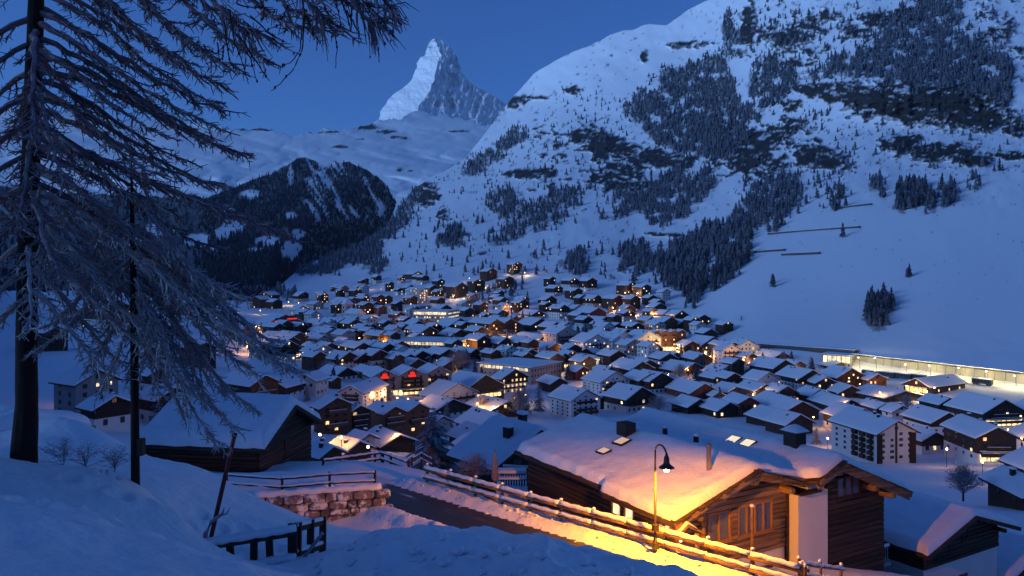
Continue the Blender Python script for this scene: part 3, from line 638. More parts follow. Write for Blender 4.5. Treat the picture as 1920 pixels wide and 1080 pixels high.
def gable_snow(L, W, ze, zr, ov, th, yc=0.0, dorm=None, seed=0):
    """snow lying on a gable roof: a lofted quilt with soft edges, local x along the ridge"""
    mb = MB(); hw = W / 2 + ov - 0.08; x0, x1 = -L / 2 - ov + 0.06, L / 2 + ov - 0.06
    xs = [x0, x0 + 0.12, x0 + 0.5] + list(np.linspace(x0 + 1.5, x1 - 1.5, max(2, int((x1 - x0) / 3)))) + [x1 - 0.5, x1 - 0.12, x1]
    ts = [-1, -0.985, -0.93, -0.7, -0.4, -0.15, -0.05, 0, 0.05, 0.15, 0.4, 0.7, 0.93, 0.985, 1]
    slope = (zr - ze) / (W / 2)
    n0 = len(mb.v); rr_ = random.Random(seed)
    for i, x in enumerate(xs):
        ex = min(x - x0, x1 - x); fx = 0.35 if ex < 0.01 else (0.75 if ex < 0.2 else 1.0)
        for t_ in ts:
            y = t_ * hw; e = hw * (1 - abs(t_)); fe = 0.0 if e < 0.001 else (0.55 if e < 0.12 * 1 else (0.9 if e < 0.5 else 1.0))
            z = zr - slope * abs(y) + th * fx * fe * (1 + rr_.uniform(-.10, .10)) - (0.10 if abs(t_) < 0.02 else 0)
            if e < 0.001: z = zr - slope * abs(y) + 0.02
            mb.v.append((x, yc + y, z))
    k = len(ts)
    for i in range(len(xs) - 1):
        for j in range(k - 1):
            a = n0 + i * k + j; mb.f.append((a, a + k, a + k + 1, a + 1)); mb.m.append(0)
    # close the two ends and the underside
    b0 = len(mb.v)
    for x in (x0, x1):
        for t_ in ts: mb.v.append((x, yc + t_ * hw, zr - slope * abs(t_ * hw) + 0.01))
    for j in range(k - 1):
        mb.f.append((n0 + j, n0 + j + 1, b0 + j + 1, b0 + j)); mb.m.append(0)
        e_ = n0 + (len(xs) - 1) * k; mb.f.append((e_ + j + 1, e_ + j, b0 + k + j, b0 + k + j + 1)); mb.m.append(0)
    return mb

def roof_slab(L, W, ze, zr, ov, yc=0.0, th=0.28):
    s_ = (zr - ze) / (W / 2); hw = W / 2 + ov; mb = MB()
    mb.prism([(yc - hw, zr - s_ * hw), (yc - hw, zr - s_ * hw - th), (yc, zr - th), (yc + hw, zr - s_ * hw - th), (yc + hw, zr - s_ * hw), (yc, zr)], -L / 2 - ov, L / 2 + ov)
    return mb

WALLWORD = {'W': 'white plastered', 'T': 'dark timber', 'B': 'brown timber', 'M': 'plaster-and-timber', 'P': 'pinkish plastered', 'R': 'red timber', 'G': 'grey plastered'}
WALLMAT = {'W': 'plaster', 'T': 'timber', 'B': 'timber_warm', 'M': 'timber', 'P': 'plaster_pink', 'R': 'timber_red', 'G': 'plaster_grey'}
NAME = {'W': 'apartment_house', 'P': 'apartment_house', 'G': 'apartment_house', 'T': 'chalet', 'B': 'chalet', 'M': 'chalet', 'R': 'chalet'}

def house(xl, xr, yt, yb, s=0.5, d='R', wall='T', lit=0.07, shop=0, n=1, flat=0, ang=None, label=None, name=None, depth=None, warm=0.6, litband=0, Wm=None, storeys=None, bal=True):
    pxc = (xl + xr) / 2; g = ground_at_px(pxc, yb)
    D = depth or g.y
    seed = int(xl * 7 + yb * 13); rd = random.Random(seed)
    gx_ = (xr - xl) * 0.05; xl -= gx_; xr += gx_; yt -= 2.0
    E = (xr - xl) / F * D
    base_a = ang if ang is not None else (-54 + rd.uniform(-8, 8) if pxc > 900 else -58 + rd.uniform(-8, 8))
    th = R(base_a); vaz = math.atan2((pxc - CX) / F, 1.0)
    c_, s_ = abs(math.cos(th)), abs(math.sin(th))
    if not flat: s = s * 0.86
    L = max(5.0, min(60.0, s * E / c_)); W = max(5.0, min(60.0, (1 - s) * E / s_))
    if Wm: W = Wm
    a = (th if d == 'R' else math.pi - th) - vaz
    ax = Vector((math.cos(a), math.sin(a), 0)); bx = Vector((-math.sin(a), math.cos(a), 0))
    # nearest corner of the plan stands at the photo row yb
    half = [ax * (i * L / 2) + bx * (j * W / 2) for i in (-1, 1) for j in (-1, 1)]
    near = min(q.y for q in half)
    left = min(q.x for q in half); right = max(q.x for q in half)
    Dc = D - near
    cx_ = (xl - CX) / F * (D + 0.3 * (Dc - D)) + (right - left) / 2 if False else (pxc - CX) / F * Dc
    zb = (HY - yb) / F * D
    gz = min(ground_z(cx_ + q.x, Dc + q.y) for q in half)
    zr = (HY - yt) / F * Dc - zb
    zr = max(4.5, min(34.0, zr)) - 0.45          # roof boards; the snow comes on top
    ov = 0.75 if D > 500 else 1.0
    root = thing(name or NAME[wall], label, 'house', (cx_, Dc, zb), a)
    side = -1 if d == 'R' else 1
    wm = WALLMAT[wall]
    bot = min(-2.5, gz - zb - 1.0)
    small = D > 620
    split = None
    if flat:
        ze = zr
        mb = MB(); mb.box(-L / 2, L / 2, -W / 2, W / 2, bot, ze - 0.25); mb.build('walls', wm, root)
        mb = MB(); mb.box(-L / 2 - ov, L / 2 + ov, -W / 2 - ov, W / 2 + ov, ze - 0.25, ze); mb.build('roof', 'roof_board', root)
        mb = MB(); hw_ = W / 2 + ov - .05; hl_ = L / 2 + ov - .05
        pts = [(-hl_, -hw_), (hl_, -hw_), (hl_, hw_), (-hl_, hw_)]
        n_ = len(mb.v); mb.v += [(x, y, ze + .003) for x, y in pts] + [(x * .995, y * .99, ze + .35) for x, y in pts] + [(x * .97, y * .94, ze + .5) for x, y in pts]
        for q in (0, 4):
            for i in range(4): mb.f.append((n_ + q + i, n_ + q + (i + 1) % 4, n_ + q + 4 + (i + 1) % 4, n_ + q + 4 + i)); mb.m.append(0)
        mb.f.append((n_ + 8, n_ + 9, n_ + 10, n_ + 11)); mb.m.append(0)
        mb.build('roof_snow', 'roof_snow', root)
        gw = W
    else:
        gw = W / n
        slope = 0.50
        rise = min(gw / 2 * slope, zr * 0.55); ze = zr - rise
        slab_h = 0.28
        mbW = MB()
        for k in range(n):
            yc = -W / 2 + gw * (k + 0.5)
            hw = gw / 2 - 0.003
            if wall == 'M':
                split = ze * rd.choice([0.35, 0.5, 0.62])
                if k == 0:
                    mb = MB(); mb.box(-L / 2, L / 2, -W / 2, W / 2, bot, split); mb.build('base_wall', 'plaster', root)
                mbW.prism([(yc - hw, split), (yc + hw, split), (yc + hw, ze - .28), (yc, zr - .29), (yc - hw, ze - .28)], -L / 2 - .04, L / 2 + .04)
            else:
                mbW.prism([(yc - hw, bot), (yc + hw, bot), (yc + hw, ze - .28), (yc, zr - .29), (yc - hw, ze - .28)], -L / 2, L / 2)
        mbW.build('walls', wm, root)
        for k in range(n):
            yc = -W / 2 + gw * (k + 0.5)
            o_ = ov if n == 1 else 0.05
            hw = gw / 2 + o_; s2 = rise / (gw / 2)
            mb = MB()
            mb.prism([(yc - hw, zr - s2 * hw), (yc - hw, zr - s2 * hw - .28), (yc, zr - .28), (yc + hw, zr - s2 * hw - .28), (yc + hw, zr - s2 * hw), (yc, zr)], -L / 2 - ov, L / 2 + ov)
            ro = mb.build('roof', 'roof_board', root)
            sn = gable_snow(L + 2 * (ov - o_) if n > 1 else L, gw, ze, zr, o_, 0.42 + rd.uniform(0, .14), yc, seed=seed + k)
            sn.build('roof_snow', 'roof_snow', root, smooth=D < 400)
        # chimneys with caps of snow
        for k in range(rd.choice([1, 1, 2, 2, 3]) if not small else rd.choice([0, 1, 1])):
            cxp = rd.uniform(-L / 2.6, L / 2.6); cyp = rd.uniform(-0.5, 0.5) * gw * 0.5 + (-W / 2 + gw * (rd.randrange(n) + .5)); w_ = rd.uniform(.26, .42)
            yc = -W / 2 + gw * (int((cyp + W / 2) // gw) + .5); zz = zr - abs(cyp - yc) * rise / (gw / 2)
            mb = MB(); mb.box(cxp - w_, cxp + w_, cyp - w_ * .7, cyp + w_ * .7, zz - 0.3, zz + rd.uniform(.95, 1.35)); ch = mb.build('chimney', 'stone_chimney', root)
            if D < 450:
                zt = max(v[2] for v in mb.v); mb = MB(); mb.box(cxp - w_ - .06, cxp + w_ + .06, cyp - w_ * .7 - .06, cyp + w_ * .7 + .06, zt, zt + .28); mb.build('snow_cap', 'roof_snow', ch)
    # ---- windows on the gable and on the long wall that look into the valley
    st = storeys or max(1, int((ze - 0.3) / 2.7)); fh = (ze - 0.3) / st
    spots = []   # (face, along, z, w, h)
    fr = [(k, -W / 2 + gw * (k + .5)) for k in range(n)] if not flat else [(0, 0.0)]
    for k, yc in fr:
        nc = max(1, int((gw - 1.6) / rd.choice([2.6, 3.0, 3.4])))
        for f_ in range(st + (1 if gw > 9 and not flat else 0)):
            z0 = f_ * fh + 0.9
            m_ = nc if f_ < st else max(1, nc // 3)
            for q in range(m_):
                yy_ = yc + (q - (m_ - 1) / 2) * (gw - 1.2) / max(1, nc)
                spots.append(('g', yy_, z0, rd.choice([1.0, 1.15, 1.3]), min(1.35, fh * .5)))
    nc = max(1, int((L - 1.6) / rd.choice([2.8, 3.3, 3.8])))
    for f_ in range(st):
        for q in range(nc): spots.append(('l', (q - (nc - 1) / 2) * (L - 1.2) / nc, f_ * fh + .9, 1.1, min(1.3, fh * .5)))
    extra = 0.05 if wall == 'M' else 0.0
    wcat = [[], []]
    for f_, u_, z0, w_, h_ in spots:
        if rd.random() < 0.06: continue
        isl = rd.random() < lit * (1.6 if f_ == 'g' else 0.7)
        wcat[1 if isl else 0].append((f_, u_, z0, w_, h_))
    def wtrans(f_, u_, z0):
        e_ = extra if z0 > (split or 0) - .3 else 0.0
        if f_ == 'g': return Vector((L / 2 + e_ + 0.004, u_, z0)), 0.0
        return Vector((u_, side * (W / 2 + 0.004), z0)), side * math.pi / 2
    litm = rd.choice(['lit_warm', 'lit_pale', 'lit_warm'])
    if D < 215:
        for isl in (0, 1):
            for f_, u_, z0, w_, h_ in wcat[isl]:
                p_, rz_ = wtrans(f_, u_, z0)
                fm = shared('window', (w_, round(h_, 1)), lambda: win_mesh(w_, round(h_, 1)), ['frame_wood' if wall == 'W' else 'dark_wood'])
                wo = link('window', fm, root, p_, rz_)
                pm = shared('pane', (w_, round(h_, 1)), lambda: pane_mesh(w_, round(h_, 1)), [litm if isl else 'glass_dark'])
                link('pane', pm, wo)
    else:
        mb = MB()
        for isl in (0, 1):
            for f_, u_, z0, w_, h_ in wcat[isl]:
                p_, rz_ = wtrans(f_, u_, z0); mb.mi = isl
                if f_ == 'g': mb.box(p_.x, p_.x + .03, u_ - w_ / 2, u_ + w_ / 2, z0, z0 + h_)
                else: mb.box(u_ - w_ / 2, u_ + w_ / 2, min(p_.y, p_.y + side * .03), max(p_.y, p_.y + side * .03), z0, z0 + h_)
        if mb.v:
            wo = mb.build('windows', ['glass_dark', litm], root); wo['kind'] = 'stuff'
    # ---- balconies: a slab and a boarded parapet per storey on the gable
    if bal and (wall in 'TMBR' or storeys):
        if D < 700 and st > 1 and not flat:
            for k, yc in fr:
                for f_ in range(1, st):
                    if rd.random() < .75:
                        bw = gw * rd.uniform(.55, .85) / 2; z0 = f_ * fh + 0.15
                        mb = MB(); x0 = L / 2 + .07
                        mb.box(x0, x0 + 1.2, yc - bw, yc + bw, z0 - .16, z0); mb.box(x0 + 1.12, x0 + 1.2, yc - bw, yc + bw, z0 + .12, z0 + .95)
                        mb.box(x0 + 0.002, x0 + 1.12, yc - bw, yc - bw + .06, z0 + .12, z0 + .95); mb.box(x0 + 0.002, x0 + 1.12, yc + bw - .06, yc + bw, z0 + .12, z0 + .95)
                        bo = mb.build('balcony', 'timber' if wall != 'B' else 'timber_warm', root)
                        if D < 330:
                            mb = MB(); mb.box(x0 + 1.09, x0 + 1.23, yc - bw, yc + bw, z0 + .952, z0 + 1.07); mb.build('snow_cap', 'roof_snow', bo)
    if shop:
        mb = MB(); wq = W * 0.86 / 2; nn = max(3, int(W / 3.0)); cw = 2 * wq / nn
        for i in range(nn):
            y0 = -wq + i * cw + .12
            mb.box(L / 2 + extra + .035, L / 2 + extra + .09, y0, y0 + cw - .5, 0.5, 3.0 if shop > 1 else 2.4)
        mb.build('shop_window', 'lit_shop' if shop < 3 else 'lit_orange', root)
        mb = MB(); mb.box(L / 2 + extra + .05, L / 2 + extra + 1.3, -wq, wq, 3.15, 3.3); cn = mb.build('canopy', 'roof_board', root)
        mb = MB(); mb.box(L / 2 + extra + .08, L / 2 + extra + 1.25, -wq + .05, wq - .05, 3.302, 3.55); mb.build('snow_cap', 'roof_snow', cn)
    if litband:
        mb = MB(); nn = max(4, int(L / 3.2)); cw = L * .92 / nn; y_ = side * W / 2
        for i in range(nn):
            x0 = -L * .46 + i * cw + .15
            mb.box(x0, x0 + cw - .55, min(y_ + side * .035, y_ + side * .08), max(y_ + side * .035, y_ + side * .08), ze - litband - .6, ze - .7)
        mb.build('window_band', 'lit_band', root)
    HOUSES.append(dict(root=root, px=pxc, py=(yt + yb) / 2, D=Dc, wall=wall, lit=lit, shop=shop, n=n, flat=flat, H=zr, named=bool(label), W=W, L=L, ax=ax, bx=bx, side=side, ze=ze, zr=zr, a=a))
    placed.append((cx_, Dc, max(L, W) * 0.5))
    return root

H = house
# nearest rows on the right
H(1567, 1704, 775, 868, .64, wall='W', lit=.02, storeys=5, bal=False, label='tall white apartment block with plain square windows, below the snow meadow', name='apartment_block')
H(1701, 1768, 804, 850, .5, wall='M', lit=.12)
H(1702, 1796, 766, 816, .55, wall='M', lit=.03)
H(1780, 1890, 788, 868, .55, wall='M', lit=.10, shop=1, storeys=4)
H(1787, 1906, 742, 802, .55, wall='M', lit=.12, shop=2, storeys=4, label='hotel with white gable and stacked brown balconies beside the railway yard', name='hotel')
H(1658, 1704, 758, 797, .4, wall='W', lit=.04)
H(1550, 1640, 760, 812, .5, wall='M', lit=.18, shop=1)
H(1522, 1612, 742, 774, .6, wall='T')
H(1501, 1556, 728, 752, .6, wall='T')
H(1546, 1612, 719, 746, .5, wall='T')
H(1603, 1722, 727, 755, .55, wall='T')
H(1617, 1668, 752, 780, .6, wall='T')
H(1730, 1789, 742, 772, .6, wall='T', lit=.1)
H(1705, 1800, 706, 740, .68, 'L', wall='T', lit=.3, shop=3, label='long dark timber station building with pink lit shop front', name='station_building')
H(1614, 1658, 700, 732, .4, wall='B', lit=.3)
H(1542, 1616, 688, 732, .45, wall='T', lit=.06, storeys=4)
H(1461, 1540, 690, 736, .55, wall='M', lit=.25, storeys=4)
H(1517, 1590, 676, 692, .6, wall='T')
H(1462, 1530, 752, 786, .55, wall='T', lit=.06)
H(1440, 1518, 772, 816, .5, wall='T', lit=.05)
H(1409, 1487, 672, 716, .6, wall='T', lit=.02)
H(1417, 1480, 658, 680, .6, wall='T', lit=.06)
H(1340, 1386, 645, 685, .4, wall='W', lit=.02, storeys=4)
H(1362, 1420, 636, 673, .4, wall='W', lit=.2, shop=2)
H(1275, 1357, 630, 664, .55, wall='B', lit=.08)
H(1222, 1283, 619, 659, .12, wall='B', lit=.3, n=4, shop=2, ang=-66, storeys=4, label='brown timber hotel with four small gables above a bright entrance', name='hotel')
H(1070, 1141, 626, 668, .42, wall='W', lit=.25, storeys=4)
H(1132, 1190, 622, 666, .35, wall='W', lit=.28, storeys=4)
H(1180, 1237, 620, 665, .35, wall='W', lit=.28, storeys=4)
H(1018, 1080, 612, 656, .48, wall='P', lit=.06, storeys=4)
H(1343, 1425, 685, 707, .6, wall='T', lit=.05)
H(1325, 1403, 699, 726, .6, wall='T')
H(1253, 1341, 714, 750, .55, wall='R', lit=.02)
H(1338, 1401, 719, 744, .5, wall='T', lit=.03)
H(1330, 1357, 734, 752, .3, wall='R', lit=.1)
H(1360, 1419, 740, 782, .5, wall='R', lit=.05)
H(1262, 1328, 744, 778, .5, wall='T', lit=.03)
H(1316, 1385, 750, 784, .5, wall='T', lit=.05)
H(1188, 1258, 696, 740, .5, wall='M', lit=.03)
H(1238, 1322, 678, 708, .55, wall='M', lit=.04)
H(1425, 1506, 727, 754, .6, wall='T')
H(1412, 1526, 742, 788, .6, wall='T', lit=.02)
H(1404, 1512, 768, 806, .6, wall='T', lit=.05)
H(1498, 1548, 728, 757, .5, wall='T', lit=.04)
H(1278, 1332, 661, 687, .5, wall='T', lit=.08)
H(1232, 1281, 660, 682, .5, wall='R', lit=.2)
H(1160, 1236, 671, 702, .55, wall='T', lit=.03)
H(1033, 1122, 726, 786, .5, wall='W', lit=.02, storeys=5, label='white apartment block with dark stacked balconies just behind the big snowy roof', name='apartment_block')
H(1136, 1226, 722, 776, .5, wall='M', lit=.02)
H(1095, 1177, 694, 740, .45, wall='W', lit=.09, storeys=4)
H(1172, 1236, 697, 738, .5, wall='M', lit=.03)
H(1010, 1062, 706, 737, .5, wall='T', lit=.04)
H(1116, 1147, 735, 768, .4, wall='T', lit=.15)
H(1063, 1104, 686, 714, .5, wall='R', lit=.1)
H(1008, 1080, 661, 692, .45, wall='T', lit=.2, shop=1)
H(957, 1011, 654, 684, .5, wall='T', lit=.05)
H(980, 1066, 642, 669, .5, wall='T', lit=.02)
H(955, 1046, 626, 653, .55, wall='T', lit=.02)
H(1092, 1150, 651, 671, .75, 'L', wall='T', lit=.03)
H(1080, 1137, 668, 692, .85, wall='G', flat=1, litband=4.2, lit=0, label='low glazed building with bright yellow windows under a flat snowy roof', name='glazed_hall')
H(900, 1050, 680, 722, .62, wall='G', flat=1, litband=2.0, lit=0, ang=-35, label='long low hall with a row of lit windows under a wide snowy roof', name='hall')
H(1147, 1222, 675, 714, .55, wall='T', lit=.04)
H(830, 942, 699, 752, .45, wall='T', lit=.02, shop=1, label='large dark timber gabled house with a glowing strip of shop windows', name='chalet')
H(925, 987, 691, 740, .3, wall='M', lit=.5)
H(790, 892, 715, 763, .35, wall='W', lit=.03, storeys=4)
H(778, 880, 744, 788, .4, wall='M', lit=.03)
H(858, 963, 769, 822, .45, wall='B', lit=.06)
H(870, 986, 747, 784, .45, wall='T', lit=.15)
hotel_red = H(685, 842, 687, 747, .12, wall='G', n=3, lit=.08, shop=2, ang=-72, storeys=5, label='grey hotel with two red lit roof signs and a bright entrance', name='hotel')
H(690, 781, 663, 692, .4, wall='M', n=2, lit=.05)
H(640, 700, 660, 694, .5, wall='M', lit=.1, storeys=3)
H(773, 837, 657, 688, .5, wall='T', lit=.05)
H(815, 866, 672, 700, .4, wall='B', lit=.3)
H(640, 723, 715, 766, .6, 'L', wall='W', lit=.06, storeys=4, label='white house with dark gable on its left end and two lit windows', name='apartment_house')
H(592, 656, 742, 816, .22, wall='B', lit=.12, storeys=4, ang=-66)
H(644, 692, 757, 816, .25, wall='T', lit=.06, storeys=4, ang=-66)
H(690, 802, 754, 822, .3, wall='B', lit=.08, n=2, ang=-60, storeys=4)
H(800, 842, 778, 814, .4, wall='P', lit=.05)
H(680, 775, 806, 848, .45, wall='T', lit=.0)
H(578, 634, 834, 880, .4, wall='T', lit=.0)
H(618, 692, 833, 866, .45, wall='T', lit=.0)
H(845, 946, 797, 842, .45, wall='T', lit=.02)
H(845, 962, 820, 872, .5, wall='T', lit=.0)
H(660, 696, 822, 845, .5, wall='P', lit=.0)
H(418, 516, 699, 760, .6, wall='T', lit=0)
H(492, 566, 706, 748, .5, 'L', wall='M', lit=.05)
H(555, 613, 698, 744, .45, 'L', wall='W', lit=.02)
H(612, 638, 706, 730, .5, wall='T')
H(597, 666, 687, 717, .55, wall='M', lit=.05)
H(665, 713, 686, 714, .55, wall='T', lit=.05)
H(612, 669, 659, 694, .5, wall='M', lit=.1, storeys=3)
H(663, 699, 657, 684, .5, wall='T')
H(603, 641, 656, 682, .5, wall='T', lit=.1)
H(470, 511, 643, 675, .35, wall='M', lit=.05, storeys=4)
H(508, 573, 645, 675, .3, wall='T', lit=.02, shop=1)
H(568, 594, 642, 672, .35, wall='M', lit=.05)
H(623, 664, 619, 647, .5, wall='P', lit=.1)
H(683, 719, 622, 647, .5, wall='T', lit=.1)
H(625, 661, 639, 662, .5, wall='T', lit=.2)
H(668, 701, 640, 665, .45, wall='P', lit=.1)
H(542, 576, 605, 630, .55, wall='T')
H(513, 551, 628, 647, .5, wall='T', lit=.1)
H(548, 584, 629, 650, .5, wall='T')
H(575, 608, 624, 644, .5, wall='T')
sign_house = H(475, 572, 590, 626, .25, wall='B', lit=.45, shop=3, ang=-64, label='brown hotel with two red glowing signs at the far left end of the village', name='hotel')
H(572, 599, 584, 610, .5, wall='W', lit=.03, storeys=4)
H(600, 638, 596, 616, .5, wall='M')
H(638, 681, 594, 613, .55, wall='T', lit=.1)
H(648, 713, 607, 627, .6, wall='T', lit=.1)
H(812, 886, 597, 631, .4, wall='T', lit=.03, name='chalet')
H(772, 819, 612, 642, .45, wall='T', lit=.12)
H(823, 881, 617, 642, .45, wall='T', lit=.06)
H(880, 968, 597, 639, .5, wall='M', lit=.25, shop=2, n=2, label='hotel with an orange lit balcony front beside the bright square', name='hotel')
H(750, 880, 637, 662, .8, wall='G', flat=1, litband=2.4, lit=0, ang=-20, label='long flat roofed terminal with glowing white strip windows', name='terminal')
H(777, 858, 583, 612, .75, wall='P', flat=1, litband=3.0, lit=.8, ang=-20, storeys=4, label='grand hotel with rows of bright windows in the middle of the village', name='hotel')
H(757, 806, 574, 597, .6, wall='P', lit=.15, flat=1)
H(770, 801, 544, 569, .5, wall='P', lit=.4, flat=1)
H(838, 876, 531, 560, .5, wall='T', lit=.06)
H(877, 908, 523, 549, .5, wall='T', lit=.1)
H(926, 945, 546, 564, .5, wall='T')
H(933, 963, 519, 542, .5, wall='T', lit=.05)
H(901, 931, 504, 527, .5, wall='T', lit=.05)
H(951, 978, 492, 514, .5, wall='T', lit=.25)
H(811, 833, 524, 541, .5, wall='T')
H(757, 791, 510, 524, .6, wall='T', lit=.1)
H(934, 956, 569, 597, .5, wall='P', lit=.3)
H(960, 991, 562, 587, .5, wall='T', lit=.25)
H(973, 1021, 582, 600, .6, wall='M')
H(970, 1031, 597, 622, .5, wall='T', lit=.05)
H(1157, 1194, 529, 555, .6, wall='T', lit=.2)
H(1188, 1219, 534, 558, .6, wall='T', lit=.1)
H(1232, 1256, 543, 567, .5, wall='W', lit=.05)
H(1205, 1231, 554, 573, .5, wall='T', lit=.1)
H(1130, 1169, 554, 582, .6, wall='T', lit=.1)
H(1168, 1199, 555, 584, .55, wall='T', lit=.1)
H(1092, 1129, 554, 579, .6, wall='M', lit=.05)
H(1053, 1084, 522, 547, .6, wall='M', lit=.06)
H(1083, 1118, 522, 547, .6, wall='M', lit=.06)
H(1020, 1041, 520, 538, .6, wall='T')
H(1023, 1054, 536, 557, .6, wall='M', lit=.06)
H(1060, 1091, 541, 563, .6, wall='T', lit=.06)
H(1030, 1066, 572, 599, .6, wall='M', lit=.12)
H(1077, 1134, 577, 601, .6, wall='R', lit=.06)
H(1088, 1146, 594, 609, .7, wall='T')
H(1218, 1246, 562, 581, .5, wall='T')
H(1233, 1298, 599, 620, .6, wall='T', lit=.05)
H(1294, 1322, 604, 629, .5, wall='W', lit=.04)
H(1292, 1330, 590, 614, .5, wall='T')
H(1343, 1373, 603, 627, .5, wall='T')
H(1185, 1248, 597, 614, .65, wall='T', lit=.1)
H(1010, 1056, 604, 629, .5, wall='M', lit=.06)
H(1864, 1975, 898, 962, .6, wall='T', lit=.05, label='dark house with blue snowy roof at the right edge, above the annex')
H(1896, 1990, 846, 905, .4, wall='T', lit=.06, label='black timber house cut by the right edge with one round orange light')
H(1905, 1990, 800, 850, .5, wall='M', lit=.3, shop=1, label='lit house cut by the right edge behind the brightest lamps')
H(1912, 2010, 748, 795, .5, wall='T', lit=.1, label='dark chalet cut by the right edge below the railway yard')
# seen through the larch branches on the left
H(150, 246, 562, 616, .45, wall='M', lit=.08)
H(112, 212, 690, 785, .4, wall='G', lit=.18, storeys=4)
H(160, 242, 738, 808, .3, wall='M', lit=.0)
H(258, 306, 690, 738, .5, wall='M', lit=.06)
H(265, 352, 722, 798, .4, wall='M', lit=.06)
H(252, 302, 606, 690, .5, wall='W', lit=.03, storeys=5)
H(340, 400, 640, 690, .5, wall='T', lit=.1)
H(472, 506, 556, 578, .6, 'L', wall='T', lit=.12)
H(488, 522, 548, 567, .6, 'L', wall='T', lit=.12)
H(424, 476, 612, 642, .5, wall='M', lit=.2)
H(60, 120, 610, 660, .5, wall='T', lit=.1)
H(320, 380, 560, 590, .5, wall='T', lit=.12)
H(390, 440, 575, 605, .5, wall='T', lit=.1)

# ---- fill the gaps between the rows with more of the same chalets
rf = random.Random(11)
ZONE = [(462, 645), (500, 585), (560, 556), (640, 540), (700, 522), (760, 520), (830, 545), (930, 560), (1000, 560), (1040, 562), (1120, 585), (1230, 585), (1330, 620), (1380, 660), (1430, 690), (1500, 700), (1540, 740), (1500, 770), (1400, 760), (1250, 740), (1150, 720), (1000, 705), (950, 690), (800, 700), (600, 700), (480, 690)]
fill = 0
for _ in range(9000):
    if fill >= 195: break
    x = rf.uniform(440, 1540); y = rf.uniform(520, 770)
    if not bool(in_poly(np.array([x]), np.array([y]), ZONE)[0]): continue
    g = ground_at_px(x, y); sz = rf.uniform(9, 15)
    if any((g.x - a_) ** 2 + (g.y + 5 - b_) ** 2 < (r_ + sz * 0.27) ** 2 for a_, b_, r_ in placed): continue
    w = sz * 1.35 / g.y * F; hgt = rf.uniform(9, 14.5) / g.y * F
    wl = rf.choices(['T', 'M', 'W', 'B', 'P'], [10, 5, 2, 2, 1])[0]
    H(x - w / 2, x + w / 2, y - hgt, y, rf.uniform(.42, .6), wall=wl, lit=rf.choice([.03, .06, .12, .2]))
    fill += 1

# ---- the tall white block: dark timber strips on its gable, dark balcony stacks on its long side
hb = [h for h in HOUSES if h['root'].get('label', '').startswith('tall white apartment')][0]
for y0, y1 in ((-hb['W'] / 2 + .02, -hb['W'] / 2 + 1.9), (-.45, .25), (hb['W'] / 2 - 2.3, hb['W'] / 2 - .02)):
    zt_ = min(hb['zr'] - (hb['zr'] - hb['ze']) * abs(q_) / (hb['W'] / 2) for q_ in (y0, y1)) - .5
    mb = MB(); mb.box(hb['L'] / 2 + .01, hb['L'] / 2 + .10, y0, y1, -2.4, zt_); mb.build('timber_panel', 'timber', hb['root'])
for k in range(3):
    x0 = hb['L'] / 2 - 2.2 - k * 3.4; s0 = hb['side'] * hb['W'] / 2
    for f_ in range(5):
        z0 = .2 + f_ * (hb['ze'] - .5) / 5
        mb = MB(); ya, yb3 = sorted((s0 + hb['side'] * .01, s0 + hb['side'] * 1.0)); mb.box(x0 - .95, x0 + .95, ya, yb3, z0, z0 + 1.1); mb.build('balcony', 'timber', hb['root'])

# ---- church with its square tower
cp = ground_at_px(651, 600); t_ = thing('church', 'church with square stone tower and white lit nave', 'church', cp, R(-50)); k_ = cp.y / F
tw = 7.5 * k_
mb = MB(); mb.box(-tw, tw, -tw, tw, -5, 30 * k_); mb.build('tower', 'plaster_pink', t_)
mb = MB(); zt = 30 * k_; mb.v += [(-tw * 1.3, -tw * 1.3, zt + .01), (tw * 1.3, -tw * 1.3, zt + .01), (tw * 1.3, tw * 1.3, zt + .01), (-tw * 1.3, tw * 1.3, zt + .01), (0, 0, zt + 13 * k_)]; mb.f += [(0, 1, 4), (1, 2, 4), (2, 3, 4), (3, 0, 4), (3, 2, 1, 0)]; mb.m += [0] * 5
sp_ = mb.build('spire', 'roof_snow', t_)
mb = MB(); mb.obox((0, 0, zt + 13 * k_ - .5), (0, 0, zt + 30 * k_), .35, .35, Vector((1, 0, 0))); mb.obox((0, -1.2, zt + 25 * k_), (0, 1.2, zt + 25 * k_), .3, .3); mb.build('cross', 'metal_dark', sp_)
mb = MB(); mb.prism([(-9 * k_, -5), (9 * k_, -5), (9 * k_, 15 * k_), (0, 22 * k_), (-9 * k_, 15 * k_)], tw + .01, tw + 46 * k_); mb.build('nave', 'plaster', t_)
sn = gable_snow(46 * k_, 18 * k_, 15 * k_, 22 * k_, .6, .5); ro = sn.build('nave_snow', 'roof_snow', t_, loc=(tw + 23 * k_ + .5, 0, 0.1))
mb = MB()
for i in range(5): mb.box(tw + (6 + i * 8) * k_, tw + (9 + i * 8) * k_, -9 * k_ - .06, -9 * k_ - .01, 4 * k_, 12 * k_)
mb.build('nave_window', 'glass_dark', t_)
mb = MB()
for zz in (14, 22): mb.box(tw + .01, tw + .06, -2 * k_, 2 * k_, zz * k_, (zz + 4) * k_); mb.box(-2 * k_, 2 * k_, -tw - .06, -tw - .01, zz * k_, (zz + 4) * k_)
mb.build('belfry_opening', 'glass_dark', t_)

